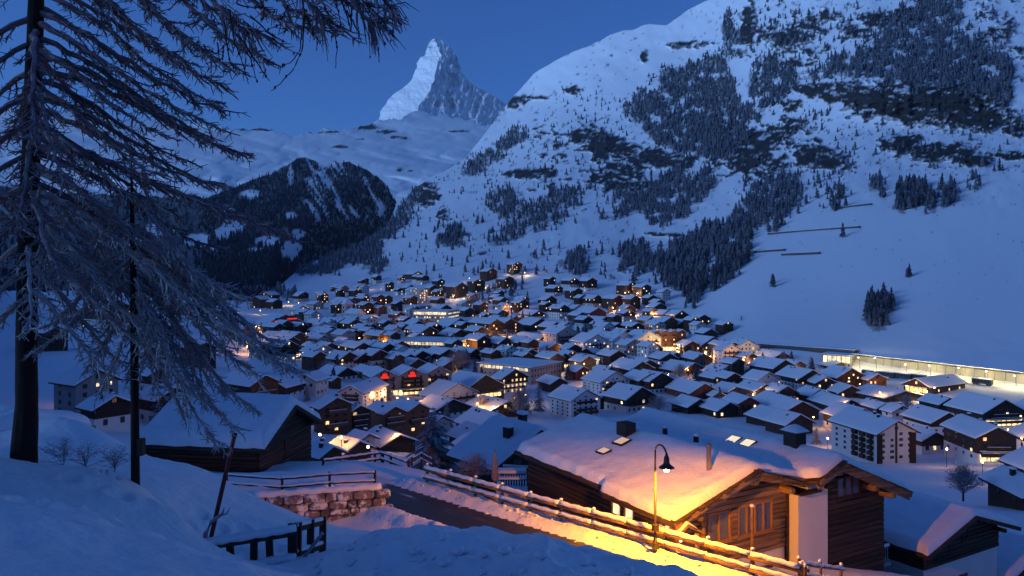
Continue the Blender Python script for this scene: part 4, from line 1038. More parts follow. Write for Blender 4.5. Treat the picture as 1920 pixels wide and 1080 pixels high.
# ---- labels: each house by its nearest landmark, side and rank
LM = [('the church tower', 651, 580), ('the grand hotel with bright window rows', 817, 598), ('the grey hotel with red signs', 763, 717), ('the four-gabled brown hotel', 1252, 640), ('the tall white apartment block', 1635, 822),
      ('the long lit hall', 975, 700), ('the bright flat terminal', 815, 650), ('the white block with dark balconies', 1077, 756), ('the station building', 1752, 722), ('the foreground barn', 440, 790), ('the roadside lamp', 1237, 830),
      ('the hotel with left-end red signs', 523, 608), ('the orange-lit hotel front', 924, 618), ('the hillside forest edge', 1270, 560), ('the topmost lit chalet', 965, 503), ('the glazed yellow hall', 1108, 680), ('the wide conifer by the fence', 812, 820), ('the leaning larch', 60, 650)]
cnt = {}
def dirword(dx, dy):
    v = 'above' if dy < 0 else 'below'; h = 'left of' if dx < 0 else 'right of'
    if abs(dx) > 2.2 * abs(dy): return h
    if abs(dy) > 1.6 * abs(dx): return v
    return v + ' and ' + h
ORD = ['nearest', 'second nearest', 'third nearest', 'fourth nearest', 'fifth nearest', 'sixth nearest', 'seventh nearest', 'eighth nearest', 'ninth nearest', 'tenth nearest', 'eleventh nearest', 'twelfth nearest', 'thirteenth nearest', 'fourteenth nearest', 'fifteenth nearest']
items = []
for h in HOUSES:
    if h['named']: continue
    l_ = min(LM, key=lambda q: (q[1] - h['px']) ** 2 + ((q[2] - h['py']) * 1.5) ** 2)
    dx, dy = h['px'] - l_[1], h['py'] - l_[2]
    items.append((l_[0], dirword(dx, dy), WALLWORD[h['wall']], math.hypot(dx, dy), h))
items.sort(key=lambda q: q[3])
for lm, dw, ww, dist, h in items:
    k = cnt.get((lm, dw, ww), 0); cnt[(lm, dw, ww)] = k + 1
    kind = 'flat-roofed house' if h['flat'] else ('house' if ww.endswith('plastered') else 'chalet')
    h['root']['label'] = f"{ww} {kind}, {ORD[min(k, 14)]} {dw} {lm}"
for h in HOUSES: h['root']['group'] = 'snow-roofed houses of the village'
# ================================================================== FOREGROUND BUILDINGS
AX = Vector((0.505, -0.863, 0)).normalized(); BX = Vector((-AX.y, AX.x, 0)); RZ = math.atan2(AX.y, AX.x)

def solid_roof(name, xs, ys, zf, thick, material, parent, xwarp=None, ywarp=None, smooth=False, snow=None, seed=0, edge=0.5):
    """roof boards (or the snow on them) as a closed sheet over a grid of local x (along the ridge) and y"""
    ni, nj = len(xs), len(ys); Xl, Yl = np.meshgrid(xs, ys, indexing='ij')
    x0, x1 = xs[0], xs[-1]; ti = (Xl - x0) / (x1 - x0); tj = (Yl - ys[0]) / (ys[-1] - ys[0])
    fr = xwarp(Yl) if xwarp else np.full_like(Xl, x1)
    Xw = x0 + (fr - x0) * ti
    y0 = ywarp(Xw) if ywarp else np.full_like(Xl, ys[0])
    if snow: y0 = y0 + .10 * fbm(Xw / .7, Xw * 0 + seed, 3, seed) + .04
    Yw = y0 + (ys[-1] - y0) * tj
    Zr = zf(Xw, Yw)
    if snow:
        d = np.minimum(np.minimum((Xw - x0), (fr - Xw)), np.minimum(Yw - y0, ys[-1] - Yw)); d = np.clip(d / edge, 0, 1)
        prof = np.sqrt(np.clip(1 - (1 - d) ** 2, 0, 1))
        top = Zr + 0.012 + snow * prof * (1 + 0.16 * fbm(Xw / 1.7, Yw / 1.7, 3, seed)) + 0.05 * prof * fbm(Xw / .35, Yw / .35, 2, seed + 4)
        bot = Zr + 0.004
    else:
        top, bot = Zr, Zr - thick
    vt = np.stack([Xw, Yw, top], -1).reshape(-1, 3); vb = np.stack([Xw, Yw, bot], -1).reshape(-1, 3)
    idx = np.arange(ni * nj).reshape(ni, nj); N = ni * nj
    f = [tuple(q) for q in np.stack([idx[:-1, :-1], idx[1:, :-1], idx[1:, 1:], idx[:-1, 1:]], -1).reshape(-1, 4).tolist()]
    if not snow:
        f += [(d_ + N, c_ + N, b_ + N, a_ + N) for a_, b_, c_, d_ in f]
        rim = list(idx[:, 0]) + list(idx[-1, 1:]) + list(idx[-2::-1, -1]) + list(idx[0, -2:0:-1])
        f += [(int(rim[(k + 1) % len(rim)]), int(rim[k]), int(rim[k] + N), int(rim[(k + 1) % len(rim)] + N)) for k in range(len(rim))]
        v = np.concatenate([vt, vb])
    else: v = vt
    me = bpy.data.meshes.new(name); me.from_pydata([tuple(q) for q in v.tolist()], [], f); me.materials.append(M[material])
    if smooth: me.polygons.foreach_set('use_smooth', [True] * len(f))
    me.update(); return link(name, me, parent)

def log_wall(root, p0, p1, z0, ztop, material='log', h=0.27, th=0.2, gaps=(), seed=0, name='log'):
    """courses of squared logs between two local plan points; ztop(u) gives the wall's top along it, gaps are window holes (u0, u1, z0, z1)"""
    rd = random.Random(seed); p0 = Vector((*p0, 0)); p1 = Vector((*p1, 0)); d = p1 - p0; Lw = d.length; d.normalize(); nrm = Vector((d.y, -d.x, 0))
    us = np.linspace(0, Lw, 60); zt = np.array([ztop(u) for u in us]); z = z0
    while z < zt.max() - 0.06:
        ok = us[zt > z + h * 0.55]
        if len(ok) > 1:
            a, b = float(ok[0]), float(ok[-1]); segs = [(a, b)]
            for g0, g1, gz0, gz1 in gaps:
                if z + h * .5 > gz0 and z + h * .5 < gz1:
                    ns = []
                    for s0, s1 in segs:
                        if g1 <= s0 or g0 >= s1: ns.append((s0, s1)); continue
                        if g0 > s0: ns.append((s0, g0))
                        if g1 < s1: ns.append((g1, s1))
                    segs = ns
            for s0, s1 in segs:
                if s1 - s0 < .05: continue
                pr = rd.uniform(-.018, .018); hh_ = h - rd.uniform(.012, .03)
                mb = MB(); c = .035
                prof = [(-th / 2, 0), (th / 2 - c, 0), (th / 2, c), (th / 2, hh_ - c), (th / 2 - c, hh_), (-th / 2, hh_)]
                k = len(prof)
                for uu in (s0, s1):
                    q = p0 + d * uu
                    for o_, zz in prof: r_ = q + nrm * (o_ + pr); mb.v.append((r_.x, r_.y, z + zz))
                mb.f.append(tuple(range(k))); mb.f.append(tuple(reversed(range(k, 2 * k)))); mb.m += [0, 0]
                for i in range(k): mb.f.append((i, k + i, k + (i + 1) % k, (i + 1) % k)); mb.m.append(0)
                mb.build(name, material, root)
        z += h

def window(root, p, nrm_rz, w, h, cols=1, frame='frame_wood', pane='glass_sky', depth=0.12):
    """framed window; local x of the frame looks out of the wall"""
    mb = MB(); t = 0.1
    mb.box(-depth, .06, -w / 2, w / 2, 0, t); mb.box(-depth, .06, -w / 2, w / 2, h - t, h)
    for i in range(cols + 1):
        y = -w / 2 + i * (w - t) / cols; mb.box(-depth, .05, y, y + t, t + .001, h - t - .001)
    mb.box(-.02, .12, -w / 2 - .05, w / 2 + .05, -.07, -.002)
    wo = mb.build('window', frame, root, loc=p, rz=nrm_rz)
    for i in range(cols):
        y = -w / 2 + t + i * (w - t) / cols
        mb = MB(); mb.box(-.05, -.03, y - .004, y + (w - t) / cols - t + .004, t - .01, h - t + .01); mb.build('pane', pane, wo)
    return wo

# ------------------------------------------------------------------ the big log chalet with two gables beside the road
ZB = -19.0
O = Vector((12.6, 39.75, ZB))
ch = thing('log_chalet', 'big old log chalet with two gables and deep roof snow beside the lit road', 'house', O, RZ)
zA, zB, yB = -10.50 - ZB, -10.62 - ZB, 5.71
def roofz(x, y):
    a = zA - 0.31 * np.abs(y); b = zB - 0.41 * np.abs(y - yB)
    return np.maximum(a, b)
front = lambda y: 0.0 + 0.75 * sstep(3.55, 4.25, y)
ymin = lambda x: -5.15 - 0.5 * sstep(-6.3, -5.9, x)
xs_ = np.concatenate([np.linspace(-15.7, -1, 60), np.linspace(-.9, 0, 12)]); ys_ = np.concatenate([np.linspace(-5.15, -4.4, 9), np.linspace(-4.2, 11.0, 70), np.linspace(11.1, 11.8, 8)])
solid_roof('roof', np.linspace(-15.8, 0.06, 40), np.linspace(-5.2, 11.85, 60), roofz, .2, 'log_dark', ch, xwarp=lambda y: front(y) + .06, ywarp=lambda x: ymin(x) - .05)
rs = solid_roof('roof_snow', xs_, ys_, lambda x, y: roofz(x, y) + 0.16 * np.exp(-((y - 3.6) / .8) ** 2), 0, 'snow', ch, xwarp=front, ywarp=ymin, smooth=True, snow=.48, seed=200, edge=.34)
rsh = random.Random(77)
def shingles(root, pts, zf, n, x_of, mats='log_dark'):
    # ragged slates sticking out under the snow along a roof edge
    for k in range(n):
        u = (k + rsh.uniform(-.3, .3)) / n; y_ = pts[0] + (pts[1] - pts[0]) * u; xx = x_of(y_); w = rsh.uniform(.12, .3); l_ = rsh.uniform(.1, .28)
        z_ = zf(y_) + .03; sl_ = (zf(y_ + .1) - zf(y_ - .1)) / .2
        mb = MB(); mb.v += [(xx - .3, y_ - w, z_ - sl_ * w), (xx + l_, y_ - w, z_ - sl_ * w - .02), (xx + l_, y_ + w, z_ + sl_ * w - .02), (xx - .3, y_ + w, z_ + sl_ * w)]
        mb.v += [(v[0], v[1], v[2] + rsh.uniform(.035, .06)) for v in mb.v]
        mb.f += [(3, 2, 1, 0), (4, 5, 6, 7), (0, 1, 5, 4), (1, 2, 6, 5), (2, 3, 7, 6), (3, 0, 4, 7)]; mb.m += [0] * 6; mb.build('shingle', mats, root)
_rz = lambda y_: float(roofz(np.array(0.), np.array(float(y_))))
shingles(ch, (-5.5, 3.5), _rz, 34, lambda y_: .04); shingles(ch, (4.3, 11.8), _rz, 30, lambda y_: .80)
# walls: front gable A, front gable B, the long side under the left eave, the right side
ftop = lambda y: float(roofz(np.array(0.), np.array(y))) - .22
wz0 = -15.2 - ZB
gapsA = [(-2.68 + 4.7, -.99 + 4.7, -14.15 - ZB, -12.45 - ZB), (-.55 + 4.7, 2.15 + 4.7, -14.15 - ZB, -12.4 - ZB)]
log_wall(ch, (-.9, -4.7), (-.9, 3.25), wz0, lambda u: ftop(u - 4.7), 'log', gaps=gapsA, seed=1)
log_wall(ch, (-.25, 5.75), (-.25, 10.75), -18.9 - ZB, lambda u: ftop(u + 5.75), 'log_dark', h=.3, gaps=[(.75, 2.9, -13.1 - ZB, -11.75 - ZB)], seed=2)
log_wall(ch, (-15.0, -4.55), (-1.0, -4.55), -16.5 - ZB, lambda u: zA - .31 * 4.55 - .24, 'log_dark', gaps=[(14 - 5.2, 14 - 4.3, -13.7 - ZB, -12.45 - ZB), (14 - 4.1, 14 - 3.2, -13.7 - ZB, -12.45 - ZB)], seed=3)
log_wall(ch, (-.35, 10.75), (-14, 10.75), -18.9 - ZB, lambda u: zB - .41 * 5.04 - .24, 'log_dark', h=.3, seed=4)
mb = MB(); mb.box(-15, -1.05, -4.44, 3.2, -23 - ZB, -11.9 - ZB); mb.box(-14, -.4, 5.9, 10.6, -23 - ZB, -12.6 - ZB); mb.build('inner_wall', 'log_dark', ch)
mb = MB(); mb.box(-1.0, -.86, -4.6, 3.2, -19 - ZB, wz0 - .005); mb.build('base_wall', 'plaster', ch)
mb = MB(); mb.box(-1.6, -.12, 3.28, 5.68, -19 - ZB, -12.3 - ZB); mb.build('plaster_wall', 'plaster', ch)
mb = MB(); mb.box(-1.6, -.35, 4.3, 5.66, -12.29 - ZB, -11.5 - ZB); mb.build('plaster_wall', 'plaster', ch)
mb = MB(); mb.box(-1.3, .12, 3.2, 4.9, -12.27 - ZB, -12.17 - ZB); mb.build('ledge', 'dark_wood', ch)
mb = MB(); mb.box(-.92, -.7, 3.06, 3.24, -19 - ZB, -11.9 - ZB); mb.build('corner_post', 'log_dark', ch)
for p0, w_, h_, c_ in (((-.86, -1.83, -14.12 - ZB), 1.62, 1.6, 2), ((-.86, .8, -14.12 - ZB), 2.6, 1.65, 4)):
    window(ch, p0, 0.0, w_, h_, c_)
window(ch, (-.2, 7.57, -13.05 - ZB), 0.0, 2.1, 1.25, 3, frame='log_dark', pane='glass_sky')
for s0 in (-4.75 - 1.0, -3.65 - 1.0):
    window(ch, (s0 + .0, -4.6, -13.68 - ZB), -math.pi / 2, .86, 1.2, 1, pane='lit_pale')
mb = MB(); mb.box(-.88, -.8, 1.3, 2.1, -17.2 - ZB, -15.95 - ZB); mb.build('cellar_window', 'glass_dark', ch)
# verge boards, purlin ends, posts
for ya, yb2, xf in ((-5.65, 0, .1), (0, 3.75, .1), (3.85, yB, .86), (yB, 11.85, .86)):
    za, zb2 = float(roofz(np.array(0.), np.array(ya))), float(roofz(np.array(0.), np.array(yb2)))
    mb = MB(); mb.obox((xf, ya, za - .13), (xf, yb2, zb2 - .13), .07, .3); mb.build('verge_board', 'log', ch)
    mb = MB(); mb.obox((xf - .16, ya, za - .36), (xf - .16, yb2, zb2 - .36), .1, .24); mb.build('rafter', 'log', ch)
for y_, x_ in ((0, .0), (-3.9, .0), (2.75, .0), (yB, .7), (8.9, .7), (10.4, .75)):
    zz = float(roofz(np.array(0.), np.array(y_))) - .62
    mb = MB(); mb.tube([(x_ - 1.6, y_, zz), (x_ - .25, y_, zz), (x_, y_, zz + .05)], [.2, .2, .16], 8); mb.build('purlin', 'log', ch)
for k in range(9):   # rafter tails under the long eave
    xx = -14.5 + k * 1.7; yy_ = float(ymin(np.array(xx))) + .35; mb = MB(); mb.obox((xx, yy_ - .25, float(roofz(np.array(xx), np.array(yy_ - .25))) - .3), (xx, yy_ + .9, float(roofz(np.array(xx), np.array(yy_ + .9))) - .3), .14, .18); mb.build('rafter_tail', 'log_dark', ch)
mb = MB(); mb.tube([(.4, -.8, -17.5 - ZB), (.4, -.8, -12.1 - ZB)], [.09, .08], 8); po = mb.build('post', 'rail_wood', ch)
mb = MB(); mb.lathe([(0.0, .14), (.08, .12), (.13, .05), (.12, 0), (0, 0)], (.4, -.8, -12.1 - ZB), 8); mb.build('snow_cap', 'snow', po, smooth=True)
mb = MB(); mb.tube([(-.65, -3.1, -15.5 - ZB), (-.65, -3.1, -12.0 - ZB)], [.12, .12], 8); mb.build('post', 'log', ch)
# things standing out of the roof snow
def on_roof(x, y): return float(roofz(np.array(float(x)), np.array(float(y))))
z_ = on_roof(-1.7, -1.7); mb = MB(); mb.tube([(-1.7, -1.7, z_), (-1.7, -1.7, z_ + 1.62)], .13, 10); sp = mb.build('stove_pipe', 'metal_pipe', ch)
mb = MB(); mb.tube([(-1.7, -1.7, z_ + 1.63), (-1.7, -1.7, z_ + 1.78)], .16, 10); mb.build('pipe_collar', 'metal_pipe', sp)
z_ = on_roof(-2.3, 5.6); mb = MB(); mb.box(-2.75, -1.85, 5.2, 6.05, z_ - .3, z_ + 1.1); c1 = mb.build('chimney', 'stone_chimney', ch)
mb = MB(); mb.box(-2.9, -1.7, 5.05, 6.2, z_ + 1.1, z_ + 1.22); mb.build('slab', 'stone_chimney', c1)
mb = MB(); mb.v += [(-2.9, 5.05, z_ + 1.22), (-1.7, 5.05, z_ + 1.22), (-1.7, 6.2, z_ + 1.22), (-2.9, 6.2, z_ + 1.22), (-2.5, 5.35, z_ + 1.52), (-2.1, 5.35, z_ + 1.55), (-2.1, 5.9, z_ + 1.5), (-2.5, 5.9, z_ + 1.55)]
mb.f += [(0, 1, 5, 4), (1, 2, 6, 5), (2, 3, 7, 6), (3, 0, 4, 7), (4, 5, 6, 7)]; mb.m += [0] * 5; mb.build('snow_cap', 'snow', c1, smooth=True)
z_ = on_roof(-9.6, -.8); mb = MB(); mb.box(-10.1, -9.2, -1.2, -.4, z_ - .3, z_ + 1.15); mb.build('chimney', 'stone_chimney', ch)
for (x_, y_, r_) in ((-9.6, 2.3, .16), (-7.4, 2.85, .17)):
    z_ = on_roof(x_, y_) + .3; mb = MB(); mb.lathe([(.0, 0), (r_ * .8, 0), (r_, .4), (r_, .62), (0, .66)], (x_, y_, z_), 10); v_ = mb.build('vent', 'metal_dark', ch)
    mb = MB(); mb.lathe([(r_, .663), (r_ * .9, .78), (0, .86)], (x_, y_, z_), 10); mb.build('snow_cap', 'snow', v_, smooth=True)
def skylight(x_, y_, mat_, w=.85, l=.7):
    s_ = (roofz(np.array(x_), np.array(y_ + .1)) - roofz(np.array(x_), np.array(y_ - .1))) / .2; s_ = float(s_)
    z_ = on_roof(x_, y_) + .57; mb = MB()
    n = len(mb.v)
    for dz in (-.14, 0):
        for i, j in ((-1, -1), (1, -1), (1, 1), (-1, 1)): mb.v.append((x_ + i * w / 2, y_ + j * l / 2, z_ + s_ * j * l / 2 + dz))
    mb.f += [(4, 5, 6, 7), (0, 1, 5, 4), (1, 2, 6, 5), (2, 3, 7, 6), (3, 0, 4, 7)]; mb.m += [0] * 5
    so = mb.build('skylight', 'metal_dark', ch)
    mb = MB(); mb.v += [(x_ + i * w * .42, y_ + j * l * .42, z_ + s_ * j * l * .42 + .012) for i, j in ((-1, -1), (1, -1), (1, 1), (-1, 1))]; mb.f.append((0, 1, 2, 3)); mb.m.append(0); mb.build('pane', mat_, so)
mat('lit_skylight', (0.8, 0.7, 0.5), 0.5, emit=(1.0, 0.78, 0.46), estr=.95)
mat('lit_dim', (0.6, 0.45, 0.35), 0.5, emit=(1.0, 0.62, 0.38), estr=0.55)
skylight(-6.0, 4.55, 'lit_skylight'); skylight(-4.85, 4.55, 'lit_skylight'); skylight(-8.9, -1.75, 'lit_dim', .9, .8); skylight(-8.9, -3.1, 'lit_dim', .8, .6)
# porch by the front left corner, two lit wall lanterns
mb = MB(); mb.prism([(-5.75, -12.75 - ZB), (-5.75, -12.87 - ZB), (-5.0, -12.42 - ZB), (-4.2, -12.87 - ZB), (-4.2, -12.75 - ZB), (-5.0, -12.30 - ZB)], -1.2, .35); pr = mb.build('porch_roof', 'log', ch)
mb = MB(); mb.prism([(-5.7, -12.745 - ZB), (-5.0, -12.295 - ZB), (-4.25, -12.745 - ZB), (-4.40, -12.62 - ZB), (-5.0, -12.2 - ZB), (-5.55, -12.62 - ZB)], -1.15, .3); mb.build('snow_cap', 'snow', pr)
for (x_, y_) in ((.2, -5.6), (.2, -4.35)):
    mb = MB(); mb.box(x_ - .07, x_ + .07, y_ - .07, y_ + .07, -16 - ZB, -12.88 - ZB); mb.build('porch_post', 'log', ch)
mat('lantern', (1, .7, .35), .5, emit=(1.0, 0.55, 0.18), estr=14)
def wall_lamp(p, e):
    mb = MB(); mb.lathe([(0, 0), (.06, .02), (.09, .10), (.06, .2), (0, .22)], p, 10); lo = mb.build('wall_lantern', 'lantern', ch)
    l = bpy.data.lights.new('wall_lantern_light', 'POINT'); l.energy = e; l.color = (1.0, .55, .2); l.shadow_soft_size = .08
    q = bpy.data.objects.new('wall_lantern_light', l); COL.objects.link(q); q.parent = ch; q.location = (p[0] + .02, p[1] - .16, p[2] + .1)
wall_lamp((-2.2, -4.85, -13.5 - ZB), 30); wall_lamp((-.3, -4.95, -13.35 - ZB), 40)

# ------------------------------------------------------------------ neighbour house at the right edge and its annex
def simple_snow_house(name, label, org, zb, L, hw, zr, slope, wall_split, seed, wall='log_dark', base='plaster', ovf=.9, ovs=1.0, rz=RZ, snow=.5, bottom=-6, logs=True, back=.6):
    t = thing(name, label, 'house', (org[0], org[1], zb), rz); zr_ = zr - zb - snow
    zf = lambda x, y: zr_ - slope * np.abs(y)
    n_y = int(hw * 2 / .3)
    solid_roof('roof', np.linspace(-L, .05, 12), np.linspace(-hw - .05, hw + .05, 24), zf, .2, 'log_dark', t)
    solid_roof('roof_snow', np.concatenate([np.linspace(-L, -1, int(L / .35)), np.linspace(-.9, 0, 10)]), np.concatenate([np.linspace(-hw, -hw + .6, 7), np.linspace(-hw + .8, hw - .8, n_y), np.linspace(hw - .6, hw, 7)]), zf, 0, 'snow', t, smooth=True, snow=snow, seed=seed, edge=.5)
    yw = hw - ovs; ft = lambda y: zr_ - slope * abs(y) - .22
    if logs:
        log_wall(t, (-ovf, -yw), (-ovf, yw), wall_split, lambda u: ft(u - yw), wall, seed=seed)
        log_wall(t, (-L + back, -yw), (-ovf - .12, -yw), wall_split, lambda u: ft(yw), wall, seed=seed + 1)
    mb = MB(); mb.prism([(-yw + .1, wall_split + .01), (yw - .1, wall_split + .01), (yw - .1, ft(yw) - .05), (0, ft(0) - .1), (-yw + .1, ft(yw) - .05)], -L + back, -ovf - .12); mb.build('inner_wall', wall, t)
    mb = MB(); mb.box(-L + back, -ovf - .02, -yw + .02, yw - .02, bottom, wall_split); mb.build('base_wall', base, t)
    for a_, b_ in ((-hw - .05, 0), (0, hw + .05)):
        mb = MB(); mb.obox((.08, a_, zr_ - slope * abs(a_) - .12), (.08, b_, zr_ - slope * abs(b_) - .12), .06, .26); mb.build('verge_board', wall, t)
    for y_ in (0, -hw * .7, hw * .7):
        mb = MB(); mb.tube([(-1.4, y_, zr_ - slope * abs(y_) - .5), (-.05, y_, zr_ - slope * abs(y_) - .5)], .15, 8); mb.build('purlin', wall, t)
    return t, zr_
nb, nz_ = simple_snow_house('timber_house', 'dark timber house on a white base beside the big chalet, at the right edge', (30.0, 50.0), -23.5, 13.5, 5.25, -15.6, .31, -19.1 + 23.5, 300)
window(nb, (-.82, .2, -17.9 + 23.5), 0, .75, .95, 1, frame='log_dark', pane='glass_dark'); window(nb, (-.82, -2.3, -18.6 + 23.5), 0, 1.5, 1.2, 1, frame='log_dark', pane='plaster_grey')
mb = MB(); mb.box(-.93, -.86, -.3, .6, -21.6 + 23.5, -20.2 + 23.5); mb.build('cellar_window', 'glass_dark', nb)
an, _ = simple_snow_house('annex', 'low dark annex with snowy roof behind the timber house at the right edge', (38.3, 55.5), -26.5, 9, 4.6, -19.7, .33, -23.0 + 26.5, 320)
mb = MB()
bl = mb.build('x', 'dark_wood') if False else None
# small balcony on the gap between chalet and neighbour
bp = P(1655, 1028, 46.5); by = thing('balcony', 'small grey railed balcony between the big chalet and the timber house', 'balcony', bp, RZ)
for k in range(6):
    mb = MB(); mb.box(-.02, .02, -.55 + k * .2, -.51 + k * .2, -.9, 0); mb.build('baluster', 'plaster_grey', by)
mb = MB(); mb.box(-.05, .05, -.65, .6, 0, .08); tr_ = mb.build('handrail', 'plaster_grey', by)
mb = MB(); mb.box(-.06, .06, -.65, .6, .081, .2); mb.build('snow_cap', 'snow', tr_)
mb = MB(); mb.box(-1.6, .1, -.7, .65, -1.1, -.9); mb.build('slab', 'plaster_grey', by)

# ------------------------------------------------------------------ the old barn below the left slope
bax = Vector((1, -0.15, 0)).normalized(); brz = math.atan2(bax.y, bax.x)
bn, bzr = simple_snow_house('barn', 'old dark timber barn with thick rounded roof snow below the slope', (-15.45, 55.2), -15.4, 9.4, 4.75, -9.15, .44, -15.0 + 15.4, 340, ovf=.7, ovs=.55, rz=brz, snow=.72, wall='log_dark', base='log_dark', bottom=-3)
mb = MB(); mb.box(-.62, -.55, -.5, .4, -13.6 + 15.4, -12.2 + 15.4); mb.build('door', 'dark_wood', bn)

# ------------------------------------------------------------------ timber roofed shelter top left, its snow lit
sh, _ = simple_snow_house('hut', 'small wooden hut with lit orange eave board beside the larch trunk', (-16.9, 27.2), -8.2, 5, 2.5, -5.0, .25, .3, 360, wall='log', base='log', rz=R(-20), snow=.45, bottom=-3)

# ------------------------------------------------------------------ deck with picket railing behind the fence
dk0, dk1 = P(944, 902, 56), P(1022, 906, 57.5); dk = thing('deck', 'dark timber deck with picket railing under snow below the road', 'deck', dk0)
dv = dk1 - dk0; nn = 17
for k in range(nn):
    q = dv * (k / (nn - 1)); mb = MB(); mb.box(q.x - .05, q.x + .05, q.y - .02, q.y + .02, q.z - .3, q.z + .95); mb.build('picket', 'dark_wood', dk)
mb = MB(); mb.obox((0, 0, 1.0), dv + Vector((0, 0, 1.0)), .12, .1); hr = mb.build('handrail', 'dark_wood', dk)
mb = MB(); mb.obox((0, 0, 1.13), dv + Vector((0, 0, 1.13)), .16, .15); mb.build('snow_cap', 'snow', hr)
mb = MB(); mb.v += [tuple(q) for q in (Vector((-.5, -2, -.3)), dv + Vector((.5, -2, -.3)), dv + Vector((.5, 3.5, -.25)), Vector((-.5, 3.5, -.25)))]; mb.f.append((0, 1, 2, 3)); mb.m.append(0)
mb.v += [(v[0], v[1], v[2] - 3.5) for v in mb.v[:4]]; mb.f += [(0, 4, 5, 1), (1, 5, 6, 2), (2, 6, 7, 3), (3, 7, 4, 0)]; mb.m += [0] * 4; mb.build('platform', 'snow', dk)
tb = thing('picnic_table', 'snow covered picnic table on the deck below the road', 'table', P(962, 902, 53))
mb = MB(); mb.box(-1.1, .9, -.4, .4, .55, .62); tt = mb.build('tabletop', 'dark_wood', tb)
mb = MB(); mb.box(-1.1, .9, -.4, .4, .622, .82); mb.build('snow_cap', 'snow', tt)
for y_ in (-.8, .8):
    mb = MB(); mb.box(-1.1, .9, y_ - .14, y_ + .14, .3, .36); b_ = mb.build('bench', 'dark_wood', tb); mb = MB(); mb.box(-1.1, .9, y_ - .14, y_ + .14, .362, .5); mb.build('snow_cap', 'snow', b_)
for x_ in (-.8, .6):
    mb = MB(); mb.box(x_ - .05, x_ + .05, -.8, .8, .2, .3); mb.box(x_ - .05, x_ + .05, -.3, .3, -.3, .55); mb.build('leg', 'dark_wood', tb)
ps = thing('parasol', 'closed pinkish parasol wrapped upright beside the fence', 'parasol', P(928, 903, 50))
mb = MB(); mb.lathe([(.02, 1.95), (.07, 1.85), (.16, 1.3), (.22, .6), (.24, .2), (.1, .05), (.03, 0)], (0, 0, 0), 10); mb.build('canopy', 'canvas', ps, smooth=True)
mb = MB(); mb.tube([(0, 0, -.6), (0, 0, 2.05)], .035, 8); mb.build('pole', 'rail_wood', ps)
H(905, 1032, 826, 905, .55, wall='T', lit=0, depth=66, label='snow roofed timber house directly behind the picket deck', Wm=9)
HOUSES[-1]['root']['group'] = 'snow-roofed houses of the village'
# ================================================================== FENCES, LAMP, WALL, POLES
def log_fence(name, label, pts, hgt, rails, post_r=.085, rail_r=.075, snow=True, cap=True, wood='rail_wood', group=None, sink=.5):
    """pts: world points on the ground, one per post"""
    t = thing(name, label, 'fence', pts[0], group=group); o0 = Vector(pts[0]); rd = random.Random(int(o0.x * 100))
    Q = [Vector(p) - o0 for p in pts]
    for q in Q:
        h_ = hgt + rd.uniform(-.03, .05)
        mb = MB(); mb.tube([q + Vector((0, 0, -sink)), q + Vector((0, 0, h_))], post_r, 8); po = mb.build('post', wood, t)
        if cap:
            mb = MB(); mb.lathe([(post_r * .9, 0), (post_r * 1.15, .03), (post_r * 1.0, .07), (post_r * .5, .10), (0, .11)], q + Vector((0, 0, h_)), 9); mb.build('snow_cap', 'snow', po, smooth=True)
    for i in range(len(Q) - 1):
        for zr_ in rails:
            a, b = Q[i] + Vector((0, 0, zr_)), Q[i + 1] + Vector((0, 0, zr_)); d = (b - a); off = Vector((d.y, -d.x, 0)).normalized() * (post_r + rail_r * .6)
            mid = (a + b) / 2 + Vector((0, 0, rd.uniform(-.025, .01)))
            mb = MB(); mb.tube([a + off - d * .03, mid + off, b + off + d * .03], [rail_r, rail_r * .96, rail_r * .92], 8); ra = mb.build('rail', wood, t, smooth=True)
            if snow:
                mb = MB(); n = 9
                pts_ = [a.lerp(b, k / (n - 1)) + off + Vector((0, 0, rail_r * 0.9 + (.02 * math.sin(k * 2.1 + i)))) for k in range(n)]
                mb.tube(pts_, [rail_r * .95 * rd.uniform(.88, 1.12) for _ in range(n)], 7); mb.build('snow_cap', 'snow', ra, smooth=True)
    return t

fp = []
for n in np.arange(-3.2, 8.01, 1.0):
    q = fence_pt(n); fp.append((q[0], q[1], ROADZ + .05))
# beyond the near end the fence bends towards the house
log_fence('log_fence', 'long two-rail log fence with lit snow along the road', fp, 1.12, (.42, .92), rail_r=.125)
bp0 = Vector(fp[-1]); 
fp2 = [bp0 + Vector((.2, .15, -.02)), P(1498, 1092, 31.0), P(1538, 1098, 31.8), P(1577, 1102, 32.6)]
log_fence('log_fence', 'short lower log fence turning away from the road below the chalet gable', fp2, .95, (.35, .8), rail_r=.07, post_r=.07)
lf = [P(425, 918, 42.5), P(529, 926, 41.8), P(618, 918, 42.0), P(703, 914, 42.2)]
log_fence('log_fence', 'two-rail fence on top of the stone retaining wall, dark with snow', lf, .92, (.38, .84), wood='dark_wood', cap=False, post_r=.07, rail_r=.06)
bf = [P(606, 884, 51), P(655, 877, 52), P(703, 870, 52.5), P(716, 869, 52.5)]
log_fence('log_fence', 'snowy fence rising to the road bend, its left arm', bf, .82, (.34, .74), wood='dark_wood', cap=False, post_r=.09, rail_r=.08)
bf2 = [P(718, 869, 52.3), P(733, 874, 51.6), P(766, 887, 50)]
log_fence('log_fence', 'snowy fence falling from the road bend towards the gap, its right arm', bf2, .82, (.34, .74), wood='dark_wood', cap=False, post_r=.09, rail_r=.08)
st_ = [P(772, 884, 52), P(790, 872, 56), P(812, 884, 55)]
log_fence('stair_railing', 'dark railing of the stairs in the fence gap', st_, .95, (.5, .9), wood='dark_wood', cap=False, post_r=.05, rail_r=.045)

